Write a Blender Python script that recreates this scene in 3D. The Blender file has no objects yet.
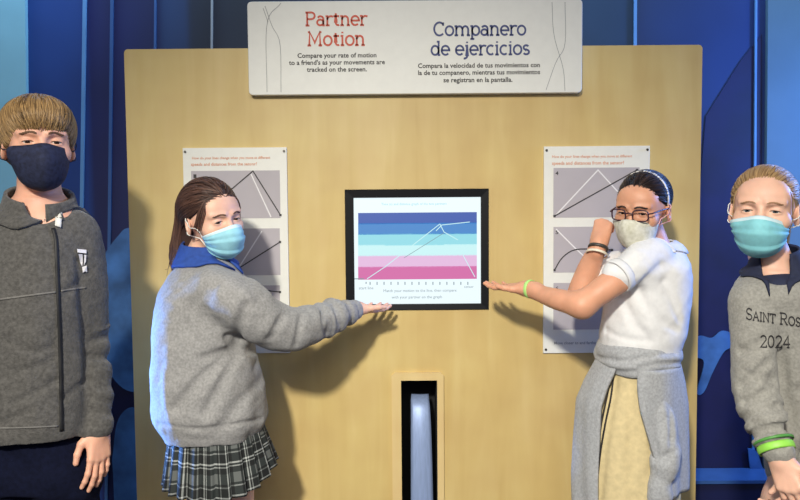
import bpy, bmesh, math, random
import numpy as np
from mathutils import Vector, Matrix

random.seed(4)
RNG = np.random.default_rng(7)
SC = bpy.context.scene
COL = SC.collection

# ------------------------------------------------------------------ camera
FPX = 750.0
CAM = np.array((0.0, 0.0, 1.32))
_p, _r = math.radians(3.4), math.radians(0.45)
FWD = np.array((0, math.cos(_p), -math.sin(_p)))
_R0, _U0 = np.array((1.0, 0, 0)), np.array((0, math.sin(_p), math.cos(_p)))
CR = _R0 * math.cos(_r) - _U0 * math.sin(_r)
CU = _U0 * math.cos(_r) + _R0 * math.sin(_r)
cd = bpy.data.cameras.new('camera')
cd.sensor_width = 36.0
cd.lens = 36.0 * FPX / 800.0
cam = bpy.data.objects.new('camera', cd)
COL.objects.link(cam)
cam.matrix_world = Matrix(((CR[0], CU[0], -FWD[0], CAM[0]), (CR[1], CU[1], -FWD[1], CAM[1]),
                           (CR[2], CU[2], -FWD[2], CAM[2]), (0, 0, 0, 1)))
SC.camera = cam


def P(px, py, Y):
    """the world point at depth Y on the sight line through a pixel of the photograph"""
    d = FWD + (px - 400.0) / FPX * CR - (py - 250.0) / FPX * CU
    return CAM + d * (Y / d[1])


# ------------------------------------------------------------------ light
SC.view_settings.view_transform = 'Standard'
SC.view_settings.look = 'None'
SC.view_settings.exposure = 0.0
SC.view_settings.gamma = 1.0
w = bpy.data.worlds.new('World')
SC.world = w
w.use_nodes = True
w.node_tree.nodes['Background'].inputs[0].default_value = (0.74, 0.80, 0.92, 1)
w.node_tree.nodes['Background'].inputs[1].default_value = 0.24


def area(name, loc, target, size, power, color):
    l = bpy.data.lights.new(name, 'AREA')
    l.shape = 'DISK'
    l.size = size
    l.energy = power
    l.color = color
    o = bpy.data.objects.new(name, l)
    COL.objects.link(o)
    o.location = loc
    o.rotation_euler = (Vector(target) - Vector(loc)).to_track_quat('-Z', 'Y').to_euler()
    return o


kl = bpy.data.lights.new('gallery_spotlight_key', 'SPOT')
kl.energy = 860
kl.color = (1.0, 0.95, 0.82)
kl.shadow_soft_size = 0.13
kl.spot_size = math.radians(57)
kl.spot_blend = 1.0
ko = bpy.data.objects.new('gallery_spotlight_key', kl)
COL.objects.link(ko)
ko.location = (-0.75, -1.6, 2.95)
ko.rotation_euler = (Vector((0.18, 2.2, -0.1)) - ko.location).to_track_quat('-Z', 'Y').to_euler()
area('ceiling_softlight', (0.2, -1.4, 2.9), (0, 2.2, 0.3), 1.8, 34, (1.0, 0.93, 0.84))
bl = bpy.data.lights.new('blue_spotlight_west', 'SPOT')
bl.energy = 470
bl.color = (0.14, 0.36, 1.0)
bl.shadow_soft_size = 0.08
bl.spot_size = math.radians(27)
bl.spot_blend = 0.5
bo = bpy.data.objects.new('blue_spotlight_west', bl)
COL.objects.link(bo)
bo.location = (-1.85, 2.30, 0.75)
bo.rotation_euler = (Vector((-0.55, 2.02, 0.86)) - bo.location).to_track_quat('-Z', 'Y').to_euler()
wl = area('added_mural_fill', (0, 2.56, 2.9), (0, 2.86, 2.75), 0.1, 72, (0.42, 0.70, 1.0))  # unseen blue lamp behind the panel, added to brighten the mural
wl.data.shape = 'RECTANGLE'
wl.data.size, wl.data.size_y = 4.5, 0.08
area('blue_floodlight_east', (2.1, 2.25, 1.7), (0.75, 2.05, 1.0), 0.3, 30, (0.12, 0.33, 1.0))

# ------------------------------------------------------------------ materials
def lin(c):
    return tuple((x / 255 / 12.92) if x / 255 <= 0.04045 else ((x / 255 + 0.055) / 1.055) ** 2.4 for x in c)


def mat(name, rgb, rough=0.6, var=0.06, scale=40, bump=0.0, bscale=200, metal=0.0, stretch=(1, 1, 1), sss=0.0,
        emit=0.0, spec=0.5, sheen=0.0, second=None):
    m = bpy.data.materials.new(name)
    m.use_nodes = True
    nt = m.node_tree
    b = nt.nodes['Principled BSDF']
    c = lin(rgb)
    b.inputs['Roughness'].default_value = rough
    b.inputs['Metallic'].default_value = metal
    b.inputs['Specular IOR Level'].default_value = spec
    b.inputs['Sheen Weight'].default_value = sheen
    tc = nt.nodes.new('ShaderNodeTexCoord')
    mp = nt.nodes.new('ShaderNodeMapping')
    mp.inputs['Scale'].default_value = stretch
    nt.links.new(tc.outputs['Object'], mp.inputs[0])
    if var > 0:
        n = nt.nodes.new('ShaderNodeTexNoise')
        n.inputs['Scale'].default_value = scale
        n.inputs['Detail'].default_value = 4
        nt.links.new(mp.outputs[0], n.inputs['Vector'])
        r = nt.nodes.new('ShaderNodeValToRGB')
        r.color_ramp.elements[0].position = 0.3
        r.color_ramp.elements[1].position = 0.7
        c2 = lin(second) if second else tuple(min(1, x * (1 + var * 2)) for x in c)
        c1 = c if second else tuple(x * (1 - var * 2) for x in c)
        r.color_ramp.elements[0].color = (*c1, 1)
        r.color_ramp.elements[1].color = (*c2, 1)
        nt.links.new(n.outputs['Fac'], r.inputs[0])
        nt.links.new(r.outputs[0], b.inputs['Base Color'])
        if emit:
            nt.links.new(r.outputs[0], b.inputs['Emission Color'])
    else:
        b.inputs['Base Color'].default_value = (*c, 1)
        b.inputs['Emission Color'].default_value = (*c, 1)
    b.inputs['Emission Strength'].default_value = emit
    if bump:
        n2 = nt.nodes.new('ShaderNodeTexNoise')
        n2.inputs['Scale'].default_value = bscale
        n2.inputs['Detail'].default_value = 3
        nt.links.new(mp.outputs[0], n2.inputs['Vector'])
        bm = nt.nodes.new('ShaderNodeBump')
        bm.inputs['Strength'].default_value = bump
        bm.inputs['Distance'].default_value = 0.004
        nt.links.new(n2.outputs['Fac'], bm.inputs['Height'])
        nt.links.new(bm.outputs[0], b.inputs['Normal'])
    if sss:
        b.inputs['Subsurface Weight'].default_value = sss
        b.inputs['Subsurface Radius'].default_value = (0.012, 0.005, 0.003)
        b.inputs['Subsurface Scale'].default_value = 1.0
    return m


def hair_mat(name, rgb, rgb2):
    m = bpy.data.materials.new(name)
    m.use_nodes = True
    nt = m.node_tree
    b = nt.nodes['Principled BSDF']
    g = nt.nodes.new('ShaderNodeNewGeometry')
    r = nt.nodes.new('ShaderNodeValToRGB')
    r.color_ramp.elements[0].color = (*lin(rgb), 1)
    r.color_ramp.elements[1].color = (*lin(rgb2), 1)
    nt.links.new(g.outputs['Random Per Island'], r.inputs[0])
    nt.links.new(r.outputs[0], b.inputs['Base Color'])
    b.inputs['Roughness'].default_value = 0.42
    b.inputs['Specular IOR Level'].default_value = 0.4
    return m


def wood_mat(name, c1, c2, c3):
    m = bpy.data.materials.new(name)
    m.use_nodes = True
    nt = m.node_tree
    b = nt.nodes['Principled BSDF']
    tc = nt.nodes.new('ShaderNodeTexCoord')
    mp = nt.nodes.new('ShaderNodeMapping')
    mp.inputs['Scale'].default_value = (9, 9, 1.1)
    nt.links.new(tc.outputs['Object'], mp.inputs[0])
    n = nt.nodes.new('ShaderNodeTexNoise')
    n.inputs['Scale'].default_value = 1.6
    n.inputs['Detail'].default_value = 6
    n.inputs['Distortion'].default_value = 0.6
    nt.links.new(mp.outputs[0], n.inputs['Vector'])
    r = nt.nodes.new('ShaderNodeValToRGB')
    e = r.color_ramp.elements
    e[0].position, e[0].color = 0.28, (*lin(c1), 1)
    e[1].position, e[1].color = 0.74, (*lin(c3), 1)
    x = e.new(0.5)
    x.color = (*lin(c2), 1)
    nt.links.new(n.outputs['Fac'], r.inputs[0])
    n2 = nt.nodes.new('ShaderNodeTexNoise')
    n2.inputs['Scale'].default_value = 7
    n2.inputs['Detail'].default_value = 2
    nt.links.new(tc.outputs['Object'], n2.inputs['Vector'])
    mx = nt.nodes.new('ShaderNodeMix')
    mx.data_type = 'RGBA'
    mx.blend_type = 'OVERLAY'
    mx.inputs[0].default_value = 0.18
    nt.links.new(r.outputs[0], mx.inputs[6])
    nt.links.new(n2.outputs['Fac'], mx.inputs[7])
    hs = nt.nodes.new('ShaderNodeHueSaturation')
    hs.inputs['Saturation'].default_value = 1.0
    nt.links.new(mx.outputs[2], hs.inputs['Color'])
    nt.links.new(hs.outputs[0], b.inputs['Base Color'])
    b.inputs['Roughness'].default_value = 0.42
    b.inputs['Specular IOR Level'].default_value = 0.35
    return m


# ------------------------------------------------------------------ objects
def empty(name, loc, label, cat, group=None):
    o = bpy.data.objects.new(name, None)
    o.empty_display_size = 0.05
    COL.objects.link(o)
    o.location = loc
    o['label'] = label
    o['category'] = cat
    if group:
        o['group'] = group
    return o


def tag(o, label, cat, group=None):
    o['label'] = label
    o['category'] = cat
    if group:
        o['group'] = group
    return o


def link(name, me, mats, parent=None, label=None, kind=None):
    """link a mesh given in world coordinates"""
    o = bpy.data.objects.new(name, me)
    COL.objects.link(o)
    for m in (mats if isinstance(mats, (list, tuple)) else [mats]):
        me.materials.append(m)
    if parent is not None:
        o.parent = parent
        root = parent
        t = Vector((0, 0, 0))
        while root is not None:
            t += root.location
            root = root.parent
        me.transform(Matrix.Translation(-t))
    if label:
        o['label'] = label
    if kind:
        o['kind'] = kind
    return o


def np_mesh(name, V, F, smooth=True, midx=None):
    V = np.asarray(V, np.float32)
    me = bpy.data.meshes.new(name)
    if isinstance(F, np.ndarray) and F.ndim == 2:
        n, k = F.shape
        me.vertices.add(len(V))
        me.vertices.foreach_set('co', V.ravel())
        me.loops.add(n * k)
        me.loops.foreach_set('vertex_index', F.astype(np.int32).ravel())
        me.polygons.add(n)
        me.polygons.foreach_set('loop_start', np.arange(0, n * k, k, dtype=np.int32))
        me.update(calc_edges=True)
    else:
        me.from_pydata([tuple(map(float, v)) for v in V], [], [tuple(map(int, f)) for f in F])
    me.validate()
    if midx is not None:
        me.polygons.foreach_set('material_index', np.asarray(midx, np.int32))
    me.polygons.foreach_set('use_smooth', [smooth] * len(me.polygons))
    me.update()
    return me


def bm_mesh(name, bm, smooth=False):
    bmesh.ops.recalc_face_normals(bm, faces=bm.faces)
    me = bpy.data.meshes.new(name)
    bm.to_mesh(me)
    bm.free()
    me.polygons.foreach_set('use_smooth', [smooth] * len(me.polygons))
    return me


def prism(name, pts, y0, y1, mats, parent=None, bevel=0.0, label=None, kind=None):
    """an outline in x, z made a plate from depth y0 (front) to y1 (rear)"""
    bm = bmesh.new()
    vs = [bm.verts.new((x, y0, z)) for x, z in pts]
    f = bm.faces.new(vs)
    ex = bmesh.ops.extrude_face_region(bm, geom=[f])
    bmesh.ops.translate(bm, vec=(0, y1 - y0, 0), verts=[v for v in ex['geom'] if isinstance(v, bmesh.types.BMVert)])
    if bevel:
        bmesh.ops.recalc_face_normals(bm, faces=bm.faces)
        fr = [e for e in bm.edges if all(abs(v.co.y - y0) < 1e-6 for v in e.verts)]
        bmesh.ops.bevel(bm, geom=fr, offset=bevel, segments=2, affect='EDGES', profile=0.5)
    bmesh.ops.triangulate(bm, faces=[f for f in bm.faces if len(f.verts) > 4])
    return link(name, bm_mesh(name, bm), mats, parent, label, kind)


def rrect(x0, z0, x1, z1, r, n=5):
    out = []
    for cx, cz, a in ((x1 - r, z0 + r, -90), (x1 - r, z1 - r, 0), (x0 + r, z1 - r, 90), (x0 + r, z0 + r, 180)):
        for i in range(n + 1):
            t = math.radians(a + 90 * i / n)
            out.append((cx + r * math.cos(t), cz + r * math.sin(t)))
    return out


def ribbons(polys, w):
    """flat strokes: polylines (x, z) -> vertices (x, 0, z) and quads"""
    V, F = [], []
    for pl in polys:
        pl = [np.array(p, float) for p in pl]
        n = len(pl)
        b = len(V)
        for i, p in enumerate(pl):
            d0 = pl[i] - pl[i - 1] if i > 0 else pl[1] - pl[0]
            d1 = pl[i + 1] - pl[i] if i < n - 1 else pl[-1] - pl[-2]
            d0 = d0 / (np.linalg.norm(d0) + 1e-9)
            d1 = d1 / (np.linalg.norm(d1) + 1e-9)
            t = d0 + d1
            t = t / (np.linalg.norm(t) + 1e-9)
            nn = np.array((-t[1], t[0]))
            m = min(2.0, 1.0 / max(0.3, float(np.dot(t, d1))))
            for s in (-1, 1):
                q = p + nn * s * w * 0.5 * m
                V.append((q[0], 0.0, q[1]))
        for i in range(n - 1):
            a = b + 2 * i
            F.append((a, a + 2, a + 3, a + 1))
    return V, F


def arc(cx, cy, rx, ry, a0, a1, n=10):
    return [(cx + rx * math.cos(math.radians(a0 + (a1 - a0) * i / n)),
             cy + ry * math.sin(math.radians(a0 + (a1 - a0) * i / n))) for i in range(n + 1)]


def _glyphs():
    G = {}
    ring = lambda cx, cy, rx, ry: arc(cx, cy, rx, ry, 0, 360, 20)
    G['P'] = (.60, [[(.1, 0), (.1, .7)], [(0, 0), (.22, 0)], [(0, .7), (.32, .7)] + arc(.32, .52, .2, .18, 85, -90) + [(.1, .34)]])
    G['R'] = (.66, G['P'][1] + [[(.3, .34), (.55, 0), (.64, 0)]])
    G['a'] = (.52, [ring(.22, .16, .17, .155), [(.48, 0), (.40, 0), (.40, .32)] + arc(.235, .33, .165, .165, 0, 150)])
    G['r'] = (.42, [[(0, .49), (.1, .49), (.1, 0)], [(0, 0), (.22, 0)], arc(.30, .30, .2, .19, 180, 55)])
    G['t'] = (.40, [[(.15, .65), (.15, .14)] + arc(.28, .14, .13, .13, 180, 300), [(.02, .49), (.34, .49)]])
    G['n'] = (.58, [[(0, .49), (.1, .49), (.1, 0)], [(0, 0), (.2, 0)], arc(.27, .30, .17, .19, 180, 0) + [(.44, 0)], [(.35, 0), (.54, 0)]])
    G['m'] = (.88, G['n'][1][:3] + [[(.36, 0), (.52, 0)], arc(.60, .30, .16, .19, 180, 0) + [(.76, 0)], [(.68, 0), (.86, 0)]])
    G['e'] = (.52, [[(.03, .25), (.46, .25)] + arc(.25, .25, .215, .245, 0, 315, 18)])
    G['M'] = (.86, [[(.1, 0), (.13, .7), (.4, .15), (.67, .7), (.7, 0)], [(0, 0), (.2, 0)], [(.6, 0), (.8, 0)], [(.03, .7), (.14, .7)], [(.66, .7), (.77, .7)]])
    G['o'] = (.53, [ring(.25, .25, .215, .245)])
    G['i'] = (.27, [[(.02, .49), (.12, .49), (.12, 0)], [(.02, 0), (.22, 0)], [(.12, .63), (.12, .71)]])
    G['C'] = (.64, [arc(.33, .35, .29, .35, 45, 315, 18), [(.54, .52), (.54, .70)]])
    G['p'] = (.56, [[(0, .49), (.1, .49), (.1, -.2)], [(0, -.2), (.22, -.2)], ring(.3, .25, .2, .245)])
    G['d'] = (.56, [ring(.23, .25, .2, .245), [(.33, .72), (.43, .72), (.43, 0), (.52, 0)]])
    G['j'] = (.28, [[(.04, .49), (.14, .49), (.14, -.08)] + arc(.0, -.08, .14, .12, 0, -110), [(.14, .63), (.14, .71)]])
    G['c'] = (.48, [arc(.25, .25, .215, .245, 50, 310, 16)])
    G['s'] = (.42, [arc(.2, .37, .14, .12, 30, 270) + arc(.2, .125, .16, .125, 90, -150)])
    G['S'] = (.52, [arc(.25, .52, .19, .18, 35, 270) + arc(.25, .17, .21, .17, 90, -150), [(.42, .56), (.42, .7)], [(.06, .0), (.06, .16)]])
    G['A'] = (.66, [[(.06, 0), (.32, .7), (.58, 0)], [(.16, .25), (.48, .25)], [(-.02, 0), (.15, 0)], [(.48, 0), (.66, 0)]])
    G['I'] = (.30, [[(.14, 0), (.14, .7)], [(.02, 0), (.26, 0)], [(.02, .7), (.26, .7)]])
    G['N'] = (.70, [[(.1, 0), (.1, .7), (.58, 0), (.58, .7)], [(0, 0), (.2, 0)], [(.48, .7), (.68, .7)], [(0, .7), (.1, .7)]])
    G['T'] = (.60, [[(.29, 0), (.29, .7)], [(.18, 0), (.40, 0)], [(.03, .56), (.03, .7), (.55, .7), (.55, .56)]])
    G['O'] = (.70, [ring(.33, .35, .30, .35)])
    G['E'] = (.58, [[(.52, .14), (.52, 0), (0, 0)], [(.1, 0), (.1, .7)], [(0, .7), (.5, .7), (.5, .56)], [(.1, .36), (.36, .36)]])
    G['2'] = (.52, [arc(.24, .5, .19, .2, 160, -20, 10) + [(.05, .0), (.46, .0), (.46, .12)]])
    G['0'] = (.52, [ring(.24, .35, .2, .35)])
    G['4'] = (.54, [[(.36, 0), (.36, .7), (.04, .2), (.5, .2)], [(.26, 0), (.46, 0)]])
    G[' '] = (.28, [])
    return G


GLY = _glyphs()


def slab_text(txt, size, w=0.075, track=0.0, small_caps=False):
    """slab serif strokes; returns vertices (x, 0, z), faces, width"""
    polys, x = [], 0.0
    for k, ch in enumerate(txt):
        sc = 1.0
        if small_caps and ch.islower():
            sc, ch = 0.78, ch.upper()
        adv, pl = GLY[ch]
        for p in pl:
            polys.append([((x + a * sc) * size, b * sc * size) for a, b in p])
        x += adv * sc + track
    V, F = ribbons(polys, w * size)
    return V, F, x * size


def small_text(txt, size, bold=0.0):
    c = bpy.data.curves.new('t', 'FONT')
    c.body = txt
    c.size = size
    c.offset = bold
    c.align_x = 'CENTER'
    c.resolution_u = 2
    o = bpy.data.objects.new('t', c)
    COL.objects.link(o)
    dg = bpy.context.evaluated_depsgraph_get()
    me = bpy.data.meshes.new_from_object(o.evaluated_get(dg))
    V = [(v.co.x, 0.0, v.co.y) for v in me.vertices]
    F = [tuple(p.vertices) for p in me.polygons]
    bpy.data.objects.remove(o)
    bpy.data.curves.remove(c)
    bpy.data.meshes.remove(me)
    return V, F


class Flat:
    """flat printed marks gathered into one mesh (x, z at a depth)"""
    def __init__(s):
        s.V, s.F, s.M = [], [], []

    def put(s, V, F, dx=0, y=0, dz=0, m=0):
        b = len(s.V)
        s.V += [(v[0] + dx, v[1] + y, v[2] + dz) for v in V]
        s.F += [tuple(i + b for i in f) for f in F]
        s.M += [m] * len(F)
        return s

    def rect(s, x0, z0, x1, z1, y, m=0):
        return s.put([(x0, y, z0), (x1, y, z0), (x1, y, z1), (x0, y, z1)], [(0, 1, 2, 3)], m=m)

    def build(s, name, mats, parent=None, label=None):
        me = np_mesh(name, s.V, s.F, smooth=False, midx=s.M)
        return link(name, me, mats, parent, label)


# ------------------------------------------------------------------ distance fields
def nz(v):
    v = np.asarray(v, float)
    return v / (np.linalg.norm(v) + 1e-12)


def rotz(a):
    a = math.radians(a)
    return np.array(((math.cos(a), -math.sin(a), 0), (math.sin(a), math.cos(a), 0), (0, 0, 1)))


def rotx(a):
    a = math.radians(a)
    return np.array(((1, 0, 0), (0, math.cos(a), -math.sin(a)), (0, math.sin(a), math.cos(a))))


def roty(a):
    a = math.radians(a)
    return np.array(((math.cos(a), 0, math.sin(a)), (0, 1, 0), (-math.sin(a), 0, math.cos(a))))


def op(fn, lo=None, hi=None, k=0.02, mode='u'):
    return (fn, None if lo is None else np.array(lo, float), None if hi is None else np.array(hi, float), k, mode)


def ell(c, r, R=None, k=0.02, mode='u'):
    c, r = np.array(c, float), np.array(r, float)
    R = np.eye(3) if R is None else R

    def fn(p):
        q = (p - c) @ R
        k0 = np.sqrt(((q / r) ** 2).sum(-1))
        k1 = np.sqrt(((q / (r * r)) ** 2).sum(-1)) + 1e-6
        return k0 * (k0 - 1) / k1
    m = r.max()
    return op(fn, c - m, c + m, k, mode)


def cone(a, b, ra, rb, k=0.02, mode='u'):
    a, b = np.array(a, float), np.array(b, float)
    ba = b - a
    L = float(ba @ ba) + 1e-12

    def fn(p):
        pa = p - a
        t = np.clip((pa @ ba) / L, 0, 1)
        d = pa - t[..., None] * ba
        return np.sqrt((d * d).sum(-1)) - (ra + (rb - ra) * t)
    m = max(ra, rb)
    return op(fn, np.minimum(a, b) - m, np.maximum(a, b) + m, k, mode)


def smooth_path(pts, n):
    """Catmull-Rom through rows of numbers"""
    pts = np.array(pts, float)
    if len(pts) < 3:
        t = np.linspace(0, len(pts) - 1, n)
        return np.stack([np.interp(t, np.arange(len(pts)), pts[:, i]) for i in range(pts.shape[1])], 1)
    q = np.vstack((2 * pts[0] - pts[1], pts, 2 * pts[-1] - pts[-2]))
    out = []
    for u in np.linspace(0, len(pts) - 1 - 1e-9, n):
        i = int(u)
        t = u - i
        p0, p1, p2, p3 = q[i], q[i + 1], q[i + 2], q[i + 3]
        out.append(0.5 * (2 * p1 + (p2 - p0) * t + (2 * p0 - 5 * p1 + 4 * p2 - p3) * t * t + (3 * p1 - p0 - 3 * p2 + p3) * t ** 3))
    return np.array(out)


def chain(pts, rad, k=0.02, n=10, mode='u', wob=None):
    """a limb: points and radii, smoothed; wob(t) adds to the radius along it"""
    rows = smooth_path(np.column_stack((np.array(pts, float), rad)), n)
    seg = [(rows[i], rows[i + 1]) for i in range(n - 1)]

    def fn(p):
        best = None
        bt = None
        for i, (a, b) in enumerate(seg):
            ba = b[:3] - a[:3]
            L = float(ba @ ba) + 1e-12
            pa = p - a[:3]
            t = np.clip((pa @ ba) / L, 0, 1)
            d = pa - t[..., None] * ba
            d = np.sqrt((d * d).sum(-1)) - (a[3] + (b[3] - a[3]) * t)
            if best is None:
                best, bt = d, (i + t) / (n - 1)
            else:
                bt = np.where(d < best, (i + t) / (n - 1), bt)
                best = np.minimum(best, d)
        return best - wob(bt) if wob else best
    m = rows[:, 3].max() + (0.012 if wob else 0)
    return op(fn, rows[:, :3].min(0) - m, rows[:, :3].max(0) + m, k, mode)


def loft(rows, k=0.02, e=2.3, mode='u', cap=True):
    """upright body of elliptical sections: rows of (z, cx, cy, rx, ry), top first or last"""
    rows = np.array(sorted(rows, key=lambda r: r[0]), float)
    D = smooth_path(rows, 60)
    D = D[np.argsort(D[:, 0])]
    z0, z1 = rows[0, 0], rows[-1, 0]

    def fn(p):
        z = p[..., 2]
        I = lambda j: np.interp(z, D[:, 0], D[:, j])
        u, v, rx, ry = p[..., 0] - I(1), p[..., 1] - I(2), I(3), I(4)
        k0 = (np.abs(u / rx) ** e + np.abs(v / ry) ** e) ** (1 / e) + 1e-6
        L = np.sqrt(u * u + v * v)
        d = np.maximum(L, 1e-4) * (1 - 1 / k0)
        d = np.where(k0 < 0.3, -0.7 * np.minimum(rx, ry), d)
        return np.maximum(d, np.maximum(z0 - z, z - z1))
    lo = (np.min(rows[:, 1] - rows[:, 3]), np.min(rows[:, 2] - rows[:, 4]), z0)
    hi = (np.max(rows[:, 1] + rows[:, 3]), np.max(rows[:, 2] + rows[:, 4]), z1)
    return op(fn, lo, hi, k, mode)


def groove(pts, depth, width):
    """a crease along a polyline (negative depth: a ridge)"""
    pts = [np.array(p, float) for p in pts]
    n = len(pts)

    def fn(p):
        best = None
        for i in range(n - 1):
            a, ba = pts[i], pts[i + 1] - pts[i]
            L = float(ba @ ba) + 1e-12
            pa = p - a
            t = np.clip((pa @ ba) / L, 0, 1)
            d = pa - t[..., None] * ba
            d = (d * d).sum(-1)
            best = d if best is None else np.minimum(best, d)
        return depth * np.exp(-best / (width * width))
    A = np.array(pts)
    return op(fn, A.min(0) - 3 * width, A.max(0) + 3 * width, 0, 'a')


def ripples(amp, wl, seed=0, aniso=(1, 1, 1), lo=None, hi=None):
    r = np.random.default_rng(seed)
    W = [(r.normal(size=3) * np.array(aniso), r.normal(size=3) * np.array(aniso), r.uniform(0, 6.28)) for _ in range(6)]
    W = [(nz(a) * 6.28 / (wl * r.uniform(0.7, 1.5)), nz(b) * 6.28 / (wl * 2), c) for a, b, c in W]

    def fn(p):
        s = 0
        for a, b, c in W:
            s = s + np.sin(p @ a + c + 1.4 * np.sin(p @ b + c * 2))
        return amp * s / 2.4
    return op(fn, lo, hi, 0, 'a')


def comb(a, d, k, mode):
    if mode == 'u':
        if k <= 0:
            return np.minimum(a, d)
        h = np.clip(0.5 + 0.5 * (a - d) / k, 0, 1)
        return a + (d - a) * h - k * h * (1 - h)
    if mode == 's':
        h = np.clip(0.5 - 0.5 * (a + d) / max(k, 1e-5), 0, 1)
        return a + (-d - a) * h + k * h * (1 - h)
    if mode == 'i':
        h = np.clip(0.5 - 0.5 * (d - a) / max(k, 1e-5), 0, 1)
        return d + (a - d) * h + k * h * (1 - h)
    return a + d


def ev(ops, p):
    p = np.asarray(p, float)
    F = np.full(p.shape[:-1], 0.6)
    for fn, lo, hi, k, mode in ops:
        F = comb(F, fn(p), k, mode)
    return F


def grad(ops, p, h=0.0015):
    g = np.zeros_like(p)
    for i in range(3):
        e = np.zeros(3)
        e[i] = h
        g[:, i] = ev(ops, p + e) - ev(ops, p - e)
    return g / (np.linalg.norm(g, axis=1, keepdims=True) + 1e-9)


def lift(ops, p, off, it=5):
    p = np.array(p, float)
    for _ in range(it):
        d = ev(ops, p)
        p = p - grad(ops, p) * np.clip(d - off, -0.02, 0.02)[:, None]
    return p


def drop(ops, p, direction=None, off=0.001, it=40):
    """move points along a direction until they meet the field"""
    p = np.array(p, float)
    D = (p - CAM) / np.linalg.norm(p - CAM, axis=1, keepdims=True) if direction is None else nz(direction)
    for _ in range(it):
        p = p + D * (0.75 * np.clip(ev(ops, p) - off, -0.03, 0.03))[:, None]
    return p


def xf(ops, t, R, s):
    """the same field placed at t with axes R and scale s"""
    t = np.array(t, float)
    out = []
    for fn, lo, hi, k, mode in ops:
        f2 = (lambda fn: lambda p: fn(((p - t) @ R) / s) * s)(fn)
        if lo is not None:
            cs = np.array([[(lo, hi)[i][0], (lo, hi)[j][1], (lo, hi)[l][2]] for i in (0, 1) for j in (0, 1) for l in (0, 1)])
            cs = (cs * s) @ R.T + t
            lo, hi = cs.min(0), cs.max(0)
        out.append((f2, lo, hi, k * s, mode))
    return out


def axis(lo, hi, h, fine=()):
    cuts = sorted({lo, hi, *[min(max(v, lo), hi) for f in fine for v in f[:2]]})
    out = [lo]
    for a, b in zip(cuts[:-1], cuts[1:]):
        if b - a < 1e-6:
            continue
        hh = min([h] + [f[2] for f in fine if f[0] - 1e-9 <= a and b <= f[1] + 1e-9])
        n = max(1, int(round((b - a) / hh)))
        out += list(np.linspace(a, b, n + 1)[1:])
    return np.array(out, float)


def surf(ops, lo, hi, h, fine=()):
    """mesh the zero level of a field; fine: (lo3, hi3, h) boxes meshed more finely"""
    ax = [axis(lo[i], hi[i], h, [(f[0][i], f[1][i], f[2]) for f in fine]) for i in range(3)]
    F = np.full([len(a) for a in ax], 0.6, np.float32)
    for fn, l, u, k, mode in ops:
        sl = []
        for i in range(3):
            if l is None:
                sl.append(slice(0, len(ax[i])))
            else:
                m = max(k, 0.004) * 1.15 + 0.010
                if mode == 'a':
                    m = 0.0
                sl.append(slice(max(0, int(np.searchsorted(ax[i], l[i] - m)) - 1), int(np.searchsorted(ax[i], u[i] + m)) + 1))
        g = [a[s] for a, s in zip(ax, sl)]
        if min(map(len, g)) == 0:
            continue
        p = np.stack(np.meshgrid(*g, indexing='ij'), -1).astype(np.float32)
        F[tuple(sl)] = comb(F[tuple(sl)], fn(p), k, mode)
    F[[0, -1], :, :] = 0.5
    F[:, [0, -1], :] = 0.5
    F[:, :, [0, -1]] = 0.5
    S = F < 0
    n = np.zeros([x - 1 for x in F.shape], np.uint8)
    for a in (0, 1):
        for b in (0, 1):
            for c in (0, 1):
                n += S[a:S.shape[0] - 1 + a, b:S.shape[1] - 1 + b, c:S.shape[2] - 1 + c]
    I, J, K = np.nonzero((n > 0) & (n < 8))
    idx = np.full(n.shape, -1, np.int32)
    idx[I, J, K] = np.arange(len(I))
    A = np.zeros((len(I), 3))
    N = np.zeros(len(I))
    X = [ax[0][I], ax[1][J], ax[2][K]]
    X1 = [ax[0][I + 1], ax[1][J + 1], ax[2][K + 1]]
    for d in range(3):
        e, f = [q for q in range(3) if q != d]
        for a in (0, 1):
            for b in (0, 1):
                o0 = [0, 0, 0]
                o0[e], o0[f] = a, b
                o1 = list(o0)
                o1[d] = 1
                v0 = F[I + o0[0], J + o0[1], K + o0[2]]
                v1 = F[I + o1[0], J + o1[1], K + o1[2]]
                c = (v0 < 0) != (v1 < 0)
                t = np.where(c, v0 / np.where(c, v0 - v1, 1), 0)
                q = np.zeros((len(I), 3))
                q[:, d] = X[d] + t * (X1[d] - X[d])
                q[:, e] = X1[e] if a else X[e]
                q[:, f] = X1[f] if b else X[f]
                A += q * c[:, None]
                N += c
    V = A / N[:, None]
    Q = []
    for d in range(3):
        e, f = [(1, 2), (2, 0), (0, 1)][d]
        s0 = [slice(None)] * 3
        s1 = [slice(None)] * 3
        s0[d], s1[d] = slice(0, -1), slice(1, None)
        ch = S[tuple(s0)] != S[tuple(s1)]
        i = list(np.nonzero(ch))
        ok = (i[e] > 0) & (i[f] > 0) & (i[e] < F.shape[e] - 1) & (i[f] < F.shape[f] - 1)
        i = [x[ok] for x in i]

        def cell(a, b):
            c = list(i)
            c[e] = i[e] - a
            c[f] = i[f] - b
            return idx[c[0], c[1], c[2]]
        q = np.stack((cell(1, 1), cell(0, 1), cell(0, 0), cell(1, 0)), 1)
        inside = S[i[0], i[1], i[2]]
        q = np.where(inside[:, None], q, q[:, ::-1])
        Q.append(q)
    Q = np.concatenate(Q)
    return V, Q[(Q >= 0).all(1)]


def bounds(ops, pad=0.02):
    lo = np.min([o[1] for o in ops if o[1] is not None and o[4] == 'u'], 0) - pad
    hi = np.max([o[2] for o in ops if o[1] is not None and o[4] == 'u'], 0) + pad
    return lo, hi


def field_obj(name, ops, h, m, parent, fine=(), label=None, T=None):
    lo, hi = bounds(ops)
    V, Q = surf(ops, lo, hi, h, fine)
    if T is not None:
        V = (V * T[2]) @ T[1].T + T[0]
    return link(name, np_mesh(name, V, Q), m, parent, label)


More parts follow.
